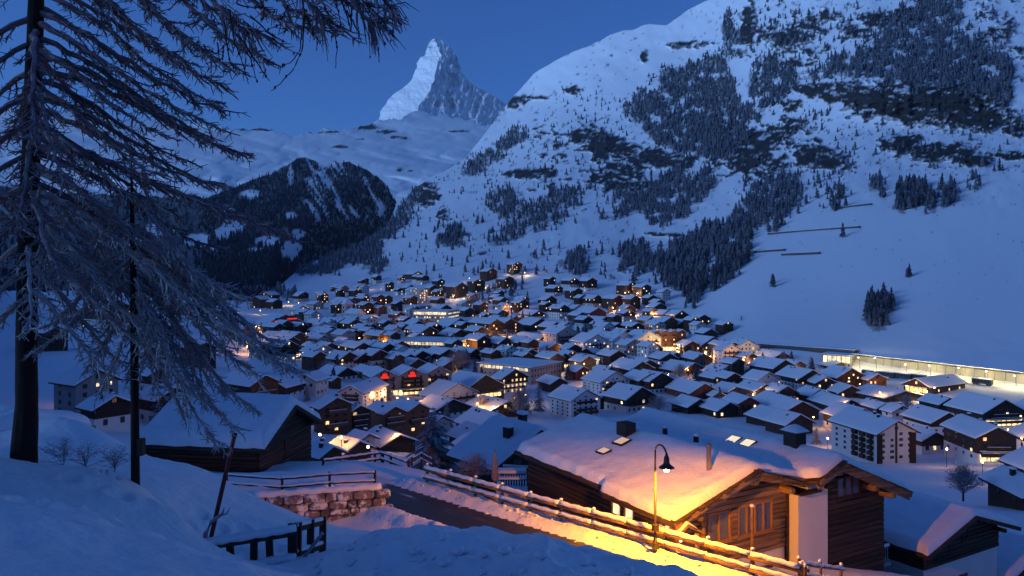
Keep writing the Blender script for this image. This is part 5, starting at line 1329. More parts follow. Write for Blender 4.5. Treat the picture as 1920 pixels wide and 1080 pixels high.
# ---- stone retaining wall: each stone a block
rw = thing('retaining_wall', 'rough stone retaining wall dusted with snow under the fence', 'wall', P(490, 985, 39.2))
o_ = Vector(rw.location); rd = random.Random(5)
a0, a1 = P(478, 985, 38.9), P(716, 957, 40.5); wl = (a1 - a0).length; wd = (a1 - a0).normalized(); wd.z = 0; wd.normalize(); wn = Vector((wd.y, -wd.x, 0))
z_lo, z_hi = -13.6, -11.65
mat('stone', (0.16, 0.13, 0.125), 0.9, var=0.4, scale=3, bump=0.8, bscale=5, rand=0.35)
_t = M['stone'].node_tree; _b = _t.nodes['Principled BSDF']; _src = _b.inputs['Base Color'].links[0].from_socket
_tc = _t.nodes.new('ShaderNodeTexCoord'); _n = _t.nodes.new('ShaderNodeTexNoise'); _n.inputs['Scale'].default_value = 1.7; _n.inputs['Detail'].default_value = 7; _n.inputs['Roughness'].default_value = .7; _t.links.new(_tc.outputs['Object'], _n.inputs['Vector'])
_m = _t.nodes.new('ShaderNodeMapRange'); _m.inputs[1].default_value = .50; _m.inputs[2].default_value = .58; _t.links.new(_n.outputs['Fac'], _m.inputs[0])
_x = _t.nodes.new('ShaderNodeMix'); _x.data_type = 'RGBA'; _x.inputs[7].default_value = (.7, .71, .74, 1); _t.links.new(_m.outputs[0], _x.inputs[0]); _t.links.new(_src, _x.inputs[6]); _t.links.new(_x.outputs[2], _b.inputs['Base Color'])
core = MB(); q0 = a0 - o_; 
c0, c1 = q0 - wn * .55, q0 + wd * wl - wn * .55
core.obox((c0.x, c0.y, (z_lo + z_hi) / 2 - o_.z), (c1.x, c1.y, (z_lo + z_hi) / 2 - o_.z), .8, z_hi - z_lo - .1); core.build('core', 'stone', rw)
z = z_lo; row = 0
while z < z_hi - .08:
    hrow = rd.uniform(.22, .5); u = -rd.uniform(0, .3)
    while u < wl:
        w_ = rd.uniform(.25, 1.15); mb = MB()
        c = q0 + wd * (u + w_ / 2) - wn * (.12 - rd.uniform(0, .09)); zc = z - o_.z
        k = 6
        # irregular block: front polygon bulging towards the road
        poly = []
        for i in range(8):
            t = 2 * math.pi * i / 8 + .39; poly.append((math.copysign(min(abs(math.cos(t)) * 1.7, 1), math.cos(t)) * (w_ / 2 - .02) * rd.uniform(.94, 1.02), math.copysign(min(abs(math.sin(t)) * 1.7, 1), math.sin(t)) * (hrow / 2 - .015) * rd.uniform(.92, 1.02)))
        for dep, s_ in ((-.2, 1.0), (.08, 1.0), (.12, .86)):
            for (pu, pz) in poly: r_ = c + wd * (pu * s_) + wn * dep; mb.v.append((r_.x, r_.y, zc + hrow / 2 + pz * s_))
        for lv in (0, 8):
            for i in range(8): mb.f.append((lv + i, lv + (i + 1) % 8, lv + 8 + (i + 1) % 8, lv + 8 + i)); mb.m.append(0)
        mb.f.append(tuple(range(16, 24))); mb.m.append(0)
        if z + hrow < z_hi + .15: mb.build('stone', 'stone_snowy' if 'stone_snowy' in M else 'stone', rw)
        u += w_
    z += hrow; row += 1
mb = MB(); n = 24; pts_ = [q0 + wd * (wl * k / (n - 1)) - wn * .35 + Vector((0, 0, z_hi - o_.z - q0.z * 0 + .0)) for k in range(n)]
pts_ = [Vector((p.x, p.y, z_hi - o_.z + .04 + .05 * math.sin(k * 1.7))) for k, p in enumerate(pts_)]
mb.tube(pts_, [.2 * rd.uniform(.8, 1.2) for _ in range(n)], 8); mb.build('snow_cap', 'snow', rw, smooth=True)

# ---- street lamp by the road
lpx = fence_pt(4.72, -.7); lb = Vector((lpx[0], lpx[1], ROADZ))
sl = thing('street_lamp', 'lit swan-neck street lamp with bell shade standing by the road fence', 'street lamp', lb, R(-66))
mb = MB(); mb.tube([(0, 0, -.5), (0, 0, .9)], [.085, .085], 12); mb.tube([(0, 0, .9), (0, 0, 1.0), (0, 0, 3.95)], [.085, .055, .045], 12); mb.build('post', 'metal_dark', sl, smooth=True)
mb = MB(); arc = [(0, 0, 3.95)] + [(.42 - .42 * math.cos(t), 0, 4.62 + .40 * math.sin(t)) for t in np.linspace(0, math.pi * .93, 14)]
mb.tube(arc, .038, 10); mb.build('arm', 'metal_dark', sl, smooth=True)
hx, hz = arc[-1][0] + .01, arc[-1][2]
mb = MB(); mb.lathe([(.0, .06), (.05, .05), (.07, -.05), (.11, -.12), (.13, -.34), (.16, -.42), (.33, -.55), (.335, -.57), (.30, -.565), (.14, -.44), (.10, -.36)], (hx, 0, hz), 20); mb.build('shade', 'metal_dark', sl, smooth=True)
mat('bulb', (1, .8, .4), .5, emit=(1.0, 0.66, 0.12), estr=90)
mb = MB(); mb.lathe([(0, -.42), (.09, -.46), (.13, -.58), (.10, -.70), (0, -.75)], (hx, 0, hz), 14); mb.build('bulb', 'bulb', sl, smooth=True)
for zz, rr2 in ((1.35, .1), (.55, .12)):
    mb = MB(); mb.box(-.05, .16, -.16, .10, zz - .14, zz + .14); mb.build('junction_box', 'metal_dark', sl)
LAMP_W = 6800
l = bpy.data.lights.new('street_lamp_light', 'SPOT'); l.spot_size = R(171); l.spot_blend = 0.12; l.energy = LAMP_W; l.color = (1.0, 0.315, 0.005); l.shadow_soft_size = .09
lo = bpy.data.objects.new('street_lamp_light', l); COL.objects.link(lo); lo.parent = sl; lo.location = (hx, 0, hz - .84)

# ---- leaning red snow stake and the little plank fence at the bottom left
b0, b1 = P(386, 1050, 15), P(440, 815, 15.2); sp = thing('snow_stake', 'leaning dark red snow stake in the slope', 'stake', b0)
dv = b1 - b0; mb = MB(); mb.tube([dv * -.15, dv * .5, dv], [.045, .045, .042], 8); mb.build('shaft', 'red_paint', sp)
mb = MB(); mb.tube([dv * .985, dv * 1.012], [.05, .05], 8); mb.build('cap', 'dark_wood', sp)
q = thing('bent_branch', 'snowy bent branch sticking up beside the red stake', 'branch', P(385, 1075, 14.6))
mb = MB(); mb.tube([(0, 0, -.2), (-.02, 0, .35), (0, .02, .75), (.12, 0, .98), (.32, 0, 1.12), (.36, 0, 1.25)], [.05, .05, .045, .04, .03, .012], 7); mb.tube([(.3, 0, 1.1), (.4, .02, 1.12), (.46, .02, 1.24)], [.02, .015, .006], 5); mb.build('wood', 'twig_frosted', q, smooth=True)
gate = [P(396, 1094, 14.6), P(545, 1062, 15.4)]
gt = thing('plank_fence', 'low dark plank fence half buried in snow beside the red stake', 'fence', gate[0]); g1 = gate[1] - gate[0]
for k, u in enumerate((0, .24, .5, .73, 1.0)):
    q = g1 * u; mb = MB(); mb.obox(q + Vector((.03, 0, -.35)), q + Vector((-.02 if k % 2 else .04, 0, .64 if k < 4 else .85)), .13 if k < 4 else .18, .07, Vector((0, 1, 0))); mb.build('post', 'dark_wood', gt)
for zr_, w_ in ((.72, .13), (.16, .1)):
    mb = MB(); mb.obox(Vector((-.1, -.06, zr_)), g1 + Vector((.12, -.06, zr_ - .02)), .08, w_); ra = mb.build('rail', 'dark_wood', gt)
    mb = MB(); mb.tube([Vector((-.1, -.06, zr_ + w_ / 2 + .01)).lerp(g1 + Vector((.12, -.06, zr_ + w_ / 2)), t) for t in np.linspace(0, 1, 12)], [.09 * random.uniform(.8, 1.2) for _ in range(12)], 6); mb.build('snow_cap', 'snow', ra, smooth=True)
gate2 = [P(556, 1066, 15.6), P(604, 1048, 17.0)]
gt2 = thing('plank_fence', 'snowy dark rail fence continuing behind the snow bank', 'fence', gate2[0]); g2 = gate2[1] - gate2[0]
for u in (0.02, .5, 1.0):
    q = g2 * u; mb = MB(); mb.obox(q + Vector((0, 0, -.4)), q + Vector((.02, 0, .92)), .14, .09, Vector((0, 1, 0))); mb.build('post', 'dark_wood', gt2)
for zr_ in (.82, .3):
    mb = MB(); mb.obox(Vector((0, -.05, zr_)), g2 + Vector((0, -.05, zr_)), .08, .12); ra = mb.build('rail', 'dark_wood', gt2)
    mb = MB(); mb.tube([Vector((0, -.05, zr_ + .07)).lerp(g2 + Vector((0, -.05, zr_ + .07)), t) for t in np.linspace(0, 1, 10)], .055, 6); mb.build('snow_cap', 'snow', ra, smooth=True)
mb = MB(); mb.obox(Vector((-.1, -.1, -.1)), Vector((.55, -.1, .75)), .05, .07); mb.build('brace', 'twig_frosted', gt2)
# ================================================================== TREES
tr = np.random.default_rng(5)
def tree_np(seed, tiers=5, sides=6, slim=0.22):
    """a ragged conifer of unit height: verts, tris"""
    r = np.random.default_rng(seed); v = []; f = []
    # thin trunk
    for z, w in ((0, .02), (.3, .016)):
        for j in range(3): a = 2 * np.pi * j / 3; v.append((w * np.cos(a), w * np.sin(a), z))
    for j in range(3): f += [(j, (j + 1) % 3, 3 + (j + 1) % 3), (j, 3 + (j + 1) % 3, 3 + j)]
    for k in range(tiers):
        z0 = 0.10 + 0.82 * k / tiers; z1 = min(1.0, z0 + 1.45 / tiers); rad = slim * (1 - z0) ** 0.8 * r.uniform(.8, 1.15) + .015
        b = len(v); ox, oy = r.normal(0, .012, 2); v.append((ox, oy, z1))
        for j in range(sides):
            a = 2 * np.pi * (j + r.uniform(-.3, .3)) / sides; rr_ = rad * (1.0 if j % 2 == 0 else .5) * r.uniform(.7, 1.25)
            v.append((ox + rr_ * np.cos(a), oy + rr_ * np.sin(a), z0 + r.uniform(-.05, .04) - .03 * (j % 2 == 0)))
        for j in range(sides): f.append((b, b + 1 + j, b + 1 + (j + 1) % sides))
    return np.array(v), np.array(f)
VAR = [tree_np(100 + i, 5, 6, s_) for i, s_ in enumerate((.30, .25, .36, .24, .33, .28))]
VARN = [tree_np(200 + i, 9, 10, s_) for i, s_ in enumerate((.28, .23, .32, .23, .29, .26))]

pts = []
for poly, den in FOREST:
    P_ = np.array(poly, float); x0, y0 = P_.min(0); x1, y1 = P_.max(0); n = int((x1 - x0) * (y1 - y0) * den * (2.5 if den > .015 else 1.3))
    c = np.stack([tr.uniform(x0, x1, n), tr.uniform(y0, y1, n)], -1)
    jit = np.stack([20 * fbm(c[:, 0] / 26, c[:, 1] / 26, 4, 301), 18 * fbm(c[:, 0] / 26, c[:, 1] / 26, 4, 302)], -1) + tr.normal(0, 5, (len(c), 2))
    c = c[in_poly(c[:, 0] + jit[:, 0], c[:, 1] + jit[:, 1], poly)]
    if den > .015: c = c[fbm(c[:, 0] / 16, c[:, 1] / 13, 3, 303) + tr.normal(0, .1, len(c)) > -.30]
    for x, y in c: pts.append((x, y, 0))
T = []
for x, y, _ in pts:
    ysk_ = np.interp(x, GX, ysk)
    if y < ysk_ + 2: continue
    g = ground_at_px(x, y); h_ = (4.5 + 13 * tr.random() ** 1.4) * (1.0 if g.y < 1600 else 1.2)
    if y > 560: 
        if any((g.x - a_) ** 2 + (g.y - b_) ** 2 < (r_ * 1.25 + 1) ** 2 for a_, b_, r_ in placed): continue
        h_ = tr.uniform(7, 13)
    T.append((g.x, g.y, g.z - .4, h_))
# a few lone trees that stand out in the photo
for x, y, hp in [(1450, 538, 27), (1448, 532, 20), (1705, 518, 26), (1700, 520, 20), (1580, 445, 30), (847, 500, 22), (980, 600, 20), (1020, 470, 24), (940, 670, 30), (932, 672, 24), (730, 742, 30), (1390, 600, 10)]:
    g = ground_at_px(x, y); T.append((g.x, g.y, g.z - .3, hp / F * g.y))
T = np.array(T)
order = np.argsort(-(T[:, 3] / T[:, 1])); near_i = order[:300]; far_i = order[300:]
# the hill across the valley: thick forest with glades
hill = []
n = 12500; hx_ = np.where(tr.random(n) < .74, tr.uniform(380, 790, n), tr.uniform(-250, 380, n)); hy_ = tr.uniform(296, 566, n)
hs = np.interp(hx_, [q[0] for q in HILL_SKY], [q[1] for q in HILL_SKY])
keep = hy_ > hs + 2
keep &= (hill_open(hx_, hy_) < .5) | (tr.random(n) < .07)
for x, y in zip(hx_[keep], hy_[keep]):
    i = int(np.clip((x + 700) / 4, 0, hillPX.shape[0] - 1)); yy_ = hillPY[i][::-1]; d = np.interp(y, yy_, hillD[i][::-1])
    hill.append(((x - CX) / F * d, d, (HY - y) / F * d - .5, tr.uniform(9, 19)))
hill = np.array(hill)
def joined_trees(name, arr, label, cat, material='far_tree'):
    V_, F_ = [], []; off = 0
    for i, (x, y, z, h_) in enumerate(arr):
        v, f = VAR[i % len(VAR)]; a = tr.uniform(0, 6.28); ca, sa = math.cos(a), math.sin(a)
        wv = np.stack([(v[:, 0] * ca - v[:, 1] * sa) * h_, (v[:, 0] * sa + v[:, 1] * ca) * h_, v[:, 2] * h_], -1) + (x, y, z)
        V_.append(wv); F_.append(f + off); off += len(v)
    V_ = np.concatenate(V_); F_ = np.concatenate(F_); me = bpy.data.meshes.new(name)
    me.vertices.add(len(V_)); me.vertices.foreach_set('co', V_.reshape(-1).astype(np.float32))
    me.loops.add(F_.size); me.loops.foreach_set('vertex_index', F_.reshape(-1).astype(np.int32))
    me.polygons.add(len(F_)); me.polygons.foreach_set('loop_start', np.arange(0, F_.size, 3, dtype=np.int32)); me.update(calc_edges=True)
    me.materials.append(M[material]); o = link(name, me); tag(o, label, cat, kind='stuff'); return o
joined_trees('forest', T[far_i], 'frosted conifer woods spread over the snowy mountainside', 'forest')
joined_trees('forest', hill, 'dense dark conifer woods on the hill across the valley', 'forest', 'hill_tree' if 'hill_tree' in M else 'far_tree')
TM = []
for v, f in VARN:
    me = bpy.data.meshes.new('conifer_tree'); me.from_pydata(v.tolist(), [], f.tolist()); me.materials.append(M['far_tree']); me.update(); TM.append(me)
for k, i in enumerate(near_i):
    x, y, z, h_ = T[i]; o = link('conifer_tree', TM[k % len(TM)], None, (x, y, z), float(tr.uniform(0, 6.28))); o.scale = (h_, h_, h_)
    px_, py_ = to_px((x, y, z))
    if px_ > 1600 and py_ > 540: tag(o, 'frosted conifer in the lone clump on the open avalanche slope', 'tree', 'lone clump on the open slope')
    elif py_ > 560: tag(o, 'small frosted conifer standing among the village houses', 'tree', 'conifers among the houses')
    elif px_ > 1610 and py_ < 420: tag(o, 'frosted conifer in the groves just under the rock band, far right', 'tree', 'groves under the rock band')
    elif px_ > 1420: tag(o, 'scattered frosted conifer near the dark slope barriers', 'tree', 'conifers by the barriers')
    elif px_ > 1225: tag(o, 'conifer in the dense dark wood beside the smooth avalanche slope', 'tree', 'dense wood beside the avalanche slope')
    elif px_ > 1040: tag(o, 'conifer in the groves above the upper right chalets', 'tree', 'groves above the upper chalets')
    elif px_ > 880: tag(o, 'conifer on the slope above the topmost lit chalet', 'tree', 'conifers above the topmost chalet')
    else: tag(o, 'conifer on the rocky slope at the valley head, left of the topmost chalet', 'tree', 'conifers at the valley head')

# ---- larger trees with trunk and crown
def big_conifer(label, base, h_, seed, rad=.3, mats=('bark', 'needles'), whorls=17):
    t = thing('spruce_tree', label, 'tree', base); r = random.Random(seed)
    mb = MB(); mb.tube([(0, 0, -.5), (0, 0, h_ * .5), (0, 0, h_ * .97)], [h_ * .022, h_ * .014, .01], 6); mb.build('trunk', mats[0], t)
    mb = MB()
    for k in range(whorls):
        z0 = h_ * (.08 + .9 * k / whorls); L_ = h_ * rad * (1 - k / whorls) ** .85 + .12
        for j in range(r.randint(10, 14)):
            a = r.uniform(0, 6.28); l_ = L_ * r.uniform(.65, 1.12); d = Vector((math.cos(a), math.sin(a), 0)); s_ = Vector((-d.y, d.x, 0)); zz = z0 + r.uniform(-.25, .25) * h_ / whorls
            prev = None
            n_ = 5
            for i in range(n_ + 1):
                u = i / n_; c = d * (l_ * u) + Vector((0, 0, zz + l_ * (.10 * u - .42 * u * u))); w = l_ * .26 * (1 - u * .7) * (1 if i % 2 else .72)
                cur = (c - s_ * w - Vector((0, 0, w * .55)), c + Vector((0, 0, .02 * l_)), c + s_ * w - Vector((0, 0, w * .55)))
                if prev: mb.quad(prev[0], prev[1], cur[1], cur[0]); mb.quad(prev[1], prev[2], cur[2], cur[1])
                prev = cur
                # side sprays hanging down
                for sg in (-1, 1):
                    e = c + s_ * (sg * w * r.uniform(1.2, 1.9)) + d * (w * .6) - Vector((0, 0, w * r.uniform(.6, 1.3)))
                    mb.quad(c, c + d * (w * .55), e)
    mb.build('crown', mats[1], t); return t
big_conifer('wide snow-laden spruce standing behind the fence gap', P(812, 930, 74), 8.9, 1, .44, whorls=20)
big_conifer('dark narrow spruce left of the big snowy roof, among the hotels', ground_at_px(838, 800), 11, 2, .24)
for i, (x, y, hp, lab) in enumerate([(945, 690, 42, 'dark spruce in front of the lit hall'), (1010, 770, 60, 'tall spruce beside the white block with dark balconies'), (985, 772, 48, 'shorter spruce beside the white block with dark balconies'), (575, 752, 34, 'dark spruce by the white house left of the village'),
        (730, 752, 48, 'spruce before the grey hotel with red signs'), (1340, 712, 36, 'spruce amid the brown chalets right of the centre'), (1312, 722, 38, 'spruce amid the brown chalets below the white pillar house'), (1430, 722, 32, 'snowy spruce beside the big dark chalet roof'), (1530, 832, 40, 'dark spruce behind the chimney of the big chalet'),
        (296, 795, 70, 'frosted spruce between the houses at the left'), (275, 660, 60, 'pale spruce by the dotted white house at the left'), (870, 690, 44, 'round dark spruce near the lit terminal'), (1520, 690, 26, 'small spruce before the station shops')]):
    g = ground_at_px(x, y); big_conifer(lab, g, hp / F * g.y, 20 + i, .26, whorls=13)

def twig_bush(name, label, base, h_, w_, seed, material='twig_frosted', n=130, cat='shrub', trunk=True):
    t = thing(name, label, cat, base); r = random.Random(seed); mb = MB(); mk = MB()
    if trunk: mk.tube([(0, 0, -.4), (0, 0, h_ * .35)], [h_ * .03, h_ * .02], 6); mk.build('trunk', 'bark', t)
    for k in range(n):
        a = r.uniform(0, 6.28); el = r.uniform(.15, 1.5); z0 = h_ * r.uniform(.0, .35) if not trunk else h_ * r.uniform(.12, .4)
        d = Vector((math.cos(a) * math.cos(el) * w_ / 2, math.sin(a) * math.cos(el) * w_ / 2, math.sin(el) * (h_ - z0))) * r.uniform(.75, 1.05)
        p0 = Vector((0, 0, z0)); p1 = p0 + d * .5 + Vector((r.uniform(-.1, .1) * w_, r.uniform(-.1, .1) * w_, .05 * h_)); p2 = p0 + d
        mb.tube([p0, p1, p2], [h_ * .008, h_ * .006, h_ * .003], 3, cap=False)
        for q in range(7):
            u = r.uniform(.35, 1); b = p0.lerp(p1, u * 2) if u < .5 else p1.lerp(p2, u * 2 - 1)
            e = b + Vector((r.uniform(-1, 1) * w_ * .16, r.uniform(-1, 1) * w_ * .16, r.uniform(-.04, .2) * h_)); mb.tube([b, e], [h_ * .005, h_ * .002], 3, cap=False)
    mb.build('twigs', material, t); return t
twig_bush('bare_tree', 'round bare frosted tree in the snow meadow below the white block', P(1806, 935, 120), 5.2, 6.0, 1, n=150, cat='tree')
twig_bush('shrub', 'frosted tangled shrub behind the fence near the parasol', P(893, 898, 52), 1.7, 3.0, 2, n=110, trunk=False)
twig_bush('shrub', 'small frosted shrub behind the fence, left of the parasol', P(862, 892, 56), 1.0, 2.0, 3, n=70, trunk=False)
for i, (x, y, hp, wp, lab) in enumerate([(1235, 775, 34, 60, 'wide frosted bare tree behind the ridge of the big chalet'), (860, 700, 46, 62, 'grey bare tree by the lit terminal'), (975, 785, 60, 66, 'grey bare tree clump below the lit hall'), (1275, 712, 30, 36, 'bare tree between the brown chalets'), (645, 800, 30, 36, 'bare tree by the brown four-storey chalet'),
        (905, 775, 34, 40, 'bare tree beside the orange-lit chalet'), (610, 700, 26, 34, 'bare tree near the white left house'), (1700, 770, 30, 34, 'bare tree above the tall white block'), (930, 648, 26, 30, 'bare tree on the bright square'), (890, 580, 26, 40, 'bare trees in the village above the grand hotel'), (1345, 830, 20, 30, 'bare bush behind the stove pipe roof'), (1400, 690, 24, 20, 'red lit bare tree before the white pillar house')]):
    g = ground_at_px(x, y); k_ = g.y / F; twig_bush('bare_tree', lab, g, hp * k_, wp * k_, 40 + i, n=90, cat='tree')
for i, (x, y, d) in enumerate([(120, 872, 15.2), (160, 880, 15.4), (215, 888, 15.3)]):
    twig_bush('dry_weed', ['dry twigs poking out of the snow beside the big trunk', 'dry twigs in the snow between the two trunks', 'low dry twigs in the snow near the thin trunk'][i], P(x, y, d), .55, 1.1, 60 + i, 'twig', n=26, trunk=False)
# ================================================================== THE LARCHES AT THE LEFT
def larch_branch(root, p0, p1, r0, seed, material, dens=1.0, twig=.8, droop=.25, cones=False):
    """one bough as one mesh: a curved limb, hanging side shoots, short spur twigs"""
    rd = random.Random(seed); mb = MB(); p0 = Vector(p0); p1 = Vector(p1); d = p1 - p0; L = d.length
    h = Vector((d.x, d.y, 0)); c1 = p0 + h * .35 + Vector((0, 0, d.z * .18 + rd.uniform(-.05, .12) * L * .5)); c2 = p0 + h * .68 + Vector((0, 0, d.z * .80 - droop * .10 * L))
    n = max(8, int(L / .22)); path = []
    for i in range(n + 1):
        t = i / n; q = p0 * (1 - t) ** 3 + c1 * 3 * t * (1 - t) ** 2 + c2 * 3 * t * t * (1 - t) + p1 * t ** 3
        w = Vector((rd.uniform(-1, 1), rd.uniform(-1, 1), rd.uniform(-1, 1))) * (.018 * L * (.3 if i in (0,) else 1)) * .5
        path.append(q + w)
    mb.tube(path, [r0 * (1 - i / n) ** .75 + .006 for i in range(n + 1)], 6)
    def at(t):
        k = min(n - 1, int(t * n)); return path[k].lerp(path[k + 1], t * n - k), (path[k + 1] - path[k]).normalized()
    m = int(L * 10.5 * dens)
    for k in range(m):
        t = .10 + .9 * (k + rd.random()) / m; q, tg = at(min(t, .999)); side = tg.cross(Vector((0, 0, 1)))
        if side.length < .1: side = Vector((0, 1, 0))
        side.normalize(); sg = 1 if k % 2 else -1
        l_ = twig * rd.uniform(.35, 1.0) * (1.05 - .55 * t) * min(1, .45 + 1.2 * t)
        dr = (tg * rd.uniform(.6, 1.1) + side * (sg * rd.uniform(.25, .9)) + Vector((0, 0, rd.uniform(-.55, .22)))).normalized()
        e1 = q + dr * (l_ * .5) + Vector((0, 0, -.04 * l_)); e2 = q + dr * l_ + Vector((rd.uniform(-.08, .08), rd.uniform(-.08, .08), rd.uniform(-.22, .08))) * l_ + tg * (.12 * l_)
        rr_ = .012 + .006 * rd.random()
        mb.tube([q, e1, e2], [rr_ * 1.3, rr_, rr_ * .55], 4, cap=False)
        for s_ in range(int(3 + l_ * 13)):
            u = rd.uniform(.15, 1); b = q.lerp(e1, u * 2) if u < .5 else e1.lerp(e2, u * 2 - 1)
            v = (dr * rd.uniform(.2, 1) + Vector((rd.uniform(-1, 1), rd.uniform(-1, 1), rd.uniform(-1.1, .7)))).normalized() * rd.uniform(.05, .22) * (twig / .8)
            mb.tube([b, b + v], [.0115, .006], 3, cap=False)
        if cones and rd.random() < .35:
            c = q.lerp(e2, rd.uniform(.4, 1)); mb.lathe([(0, -.028), (.017, -.015), (.02, .005), (.01, .025), (0, .03)], c, 5)
    return mb.build('branch', material, root)

LB = P(45, 862, 15.0); LD = 15.0
lt = thing('larch_tree', 'big leaning larch with dark trunk and bare drooping frosted branches, left edge', 'tree', LB)
def lw(x, y, d=LD): return P(x, y, d) - LB
mb = MB(); tpts = [(42, 900), (45, 862), (50, 760), (50, 600), (52, 480), (56, 350), (61, 200), (66, 60), (72, -120), (78, -320), (84, -560)]
mb.tube([lw(x, y) + Vector((0, 0, 0)) for x, y in tpts], [.30, .27, .215, .20, .19, .18, .17, .155, .13, .10, .05], 14); mb = MB()
_ty = np.linspace(900, -560, 150); _tr = np.interp(_ty, [q[1] for q in tpts[::-1]], [.26, .235, .19, .178, .17, .162, .152, .14, .12, .09, .05][::-1]); _tx = np.interp(_ty, [q[1] for q in tpts[::-1]], [q[0] for q in tpts[::-1]])
mb.tube([lw(x, y) for x, y in zip(_tx, _ty)], list(_tr), 22)
_v = np.array(mb.v); _ph = np.tile(np.arange(22), 150); _ring = np.repeat(np.arange(150), 22); _c = np.array([lw(x, y) for x, y in zip(_tx, _ty)])[_ring]
_k = 1 + .16 * (ridged(_ph / 2.2 + .6 * fbm(_ring / 9, _ph / 4, 2, 8), _ring / 7.0, 3, 9)[:, None] - .5) * 2 * .5
mb.v = [tuple(q) for q in (_c + (_v - _c) * _k)]; mb.build('trunk', 'bark', lt)
def trunk_at(y): return lw(float(np.interp(y, [q[1] for q in tpts[::-1]], [q[0] for q in tpts[::-1]])), y)
BR = [  # height on the trunk (photo row) -> tip (photo x, y, metres ahead)
 (-330, 740, 20, 10.5), (-300, 650, 55, 11), (-260, 600, 60, 11.5), (-230, 505, 110, 12), (-190, 520, 70, 12.5), (-160, 400, 95, 13), (-120, 450, 130, 13.5), (-90, 360, 120, 14), (-60, 420, 160, 14.2), (-30, 330, 100, 15), (-10, 405, 190, 14.5),
 (10, 300, 150, 16), (20, 425, 210, 15), (45, 420, 240, 14), (70, 400, 255, 15.5), (90, 300, 250, 14), (105, 445, 280, 14.5), (130, 470, 290, 15), (150, 350, 300, 16), (165, 300, 330, 14), (185, 405, 345, 15.2), (205, 420, 350, 14.4), (225, 330, 400, 15.8), (240, 270, 380, 14),
 (255, 470, 400, 14.8), (275, 540, 430, 14.2), (290, 420, 470, 15.6), (310, 300, 470, 14), (320, 420, 540, 14.6), (340, 360, 520, 15.8), (360, 455, 620, 14), (385, 330, 580, 15), (400, 300, 640, 14.2), (420, 400, 660, 15.2), (440, 250, 600, 15.8), (470, 330, 690, 14.4), (500, 230, 680, 15), (540, 200, 690, 14.3),
 (-40, -120, 60, 14.5), (30, -150, 150, 15), (80, -120, 200, 14), (130, -100, 260, 15.5), (180, -150, 300, 14.6), (230, -110, 360, 15.2), (290, -140, 420, 14), (340, -120, 480, 15.4), (400, -90, 530, 14.4), (450, -130, 600, 15), (510, -100, 640, 14.2), (560, -90, 700, 15.2),
 (60, 60, 260, 12.4), (160, 120, 340, 12.2), (260, 30, 420, 12.6), (360, 110, 520, 12.4), (460, 60, 620, 12.6), (100, 190, 230, 17.8), (220, 170, 340, 18), (340, 200, 470, 17.6), (430, 190, 570, 17.8), (300, 20, 410, 17.6), (150, 20, 250, 17.6)]
for i, (y0, x1, y1, d1) in enumerate(BR):
    p0 = trunk_at(y0); p1 = lw(x1, y1, d1); low = y1 > 430
    larch_branch(lt, p0, p1, .036 + .014 * random.random() + .005 * (p1 - p0).length, 500 + i, 'twig_frosted' if (y1 > 560) else ('twig' if (i % 4 or not low) else 'twig_frosted'), dens=1.0 if x1 > 0 else .8, twig=.72 if y1 > 0 else .6, cones=y1 < 200)
# pale broken stubs curling off the trunk
for i, pt in enumerate([[(0, 385), (45, 430), (110, 470), (192, 500)], [(52, 415), (68, 395), (72, 365), (76, 350)], [(45, 350), (60, 335), (80, 322)], [(60, 510), (80, 492), (86, 470)]]):
    mb = MB(); mb.tube([lw(x, y, 14.55) for x, y in pt], [.035 * (1 - .5 * k / len(pt)) for k in range(len(pt))], 6); mb.build('stub', 'twig_frosted', lt, smooth=True)

# thinner larch in front of the houses
SB = P(255, 907, 15.0); st = thing('larch_tree', 'thin straight dark trunk of a young frosted larch in the snow slope', 'tree', SB)
def sw(x, y, d=15.0): return P(x, y, d) - SB
sp_ = [(254, 925), (254, 907), (253, 800), (252, 650), (250, 520), (248, 400), (246, 300)]
mb = MB(); mb.tube([sw(x, y) for x, y in sp_], [.085, .082, .078, .072, .06, .04, .012], 10); mb.build('trunk', 'bark', st, smooth=True)
mb = MB(); c = sw(264, 838); mb.box(c.x - .05, c.x + .06, -.07, .07, c.z - .16, c.z + .16); mb.build('nest_box', 'dark_wood', st)
SBR = [(470, 560, 700, 14.4), (500, 400, 700, 16.4), (540, 470, 760, 15.6), (560, 360, 740, 14.6), (520, 300, 640, 14.2), (480, 200, 620, 15.8), (440, 460, 560, 14.4), (590, 250, 720, 15.4), (330, 330, 430, 15.3), (350, 180, 440, 14.8), (370, 350, 490, 14.6), (400, 150, 500, 15.4), (420, 400, 560, 15.2), (440, 380, 520, 16.0), (455, 470, 610, 14.8), (470, 430, 660, 15.4), (480, 140, 590, 14.8), (490, 540, 665, 15.0), (500, 480, 700, 14.6), (510, 360, 640, 16.2), (520, 420, 735, 15.2), (530, 330, 700, 14.2), (545, 390, 760, 14.8), (555, 300, 690, 15.8), (560, 440, 800, 15.0), (570, 160, 690, 15.2), (580, 350, 780, 15.4), (590, 300, 740, 14.2), (600, 410, 830, 14.7), (540, 560, 690, 14.6), (430, 520, 640, 15.6), (600, 190, 730, 14.6), (460, 90, 610, 15.2), (520, 60, 660, 14.8)]
for i, (y0, x1, y1, d1) in enumerate(SBR):
    x0 = float(np.interp(y0, [q[1] for q in sp_[::-1]], [q[0] for q in sp_[::-1]]))
    larch_branch(st, sw(x0, y0), sw(x1, y1, d1), .022 + .006 * random.random(), 700 + i, 'twig_frosted', dens=1.2, twig=.68)

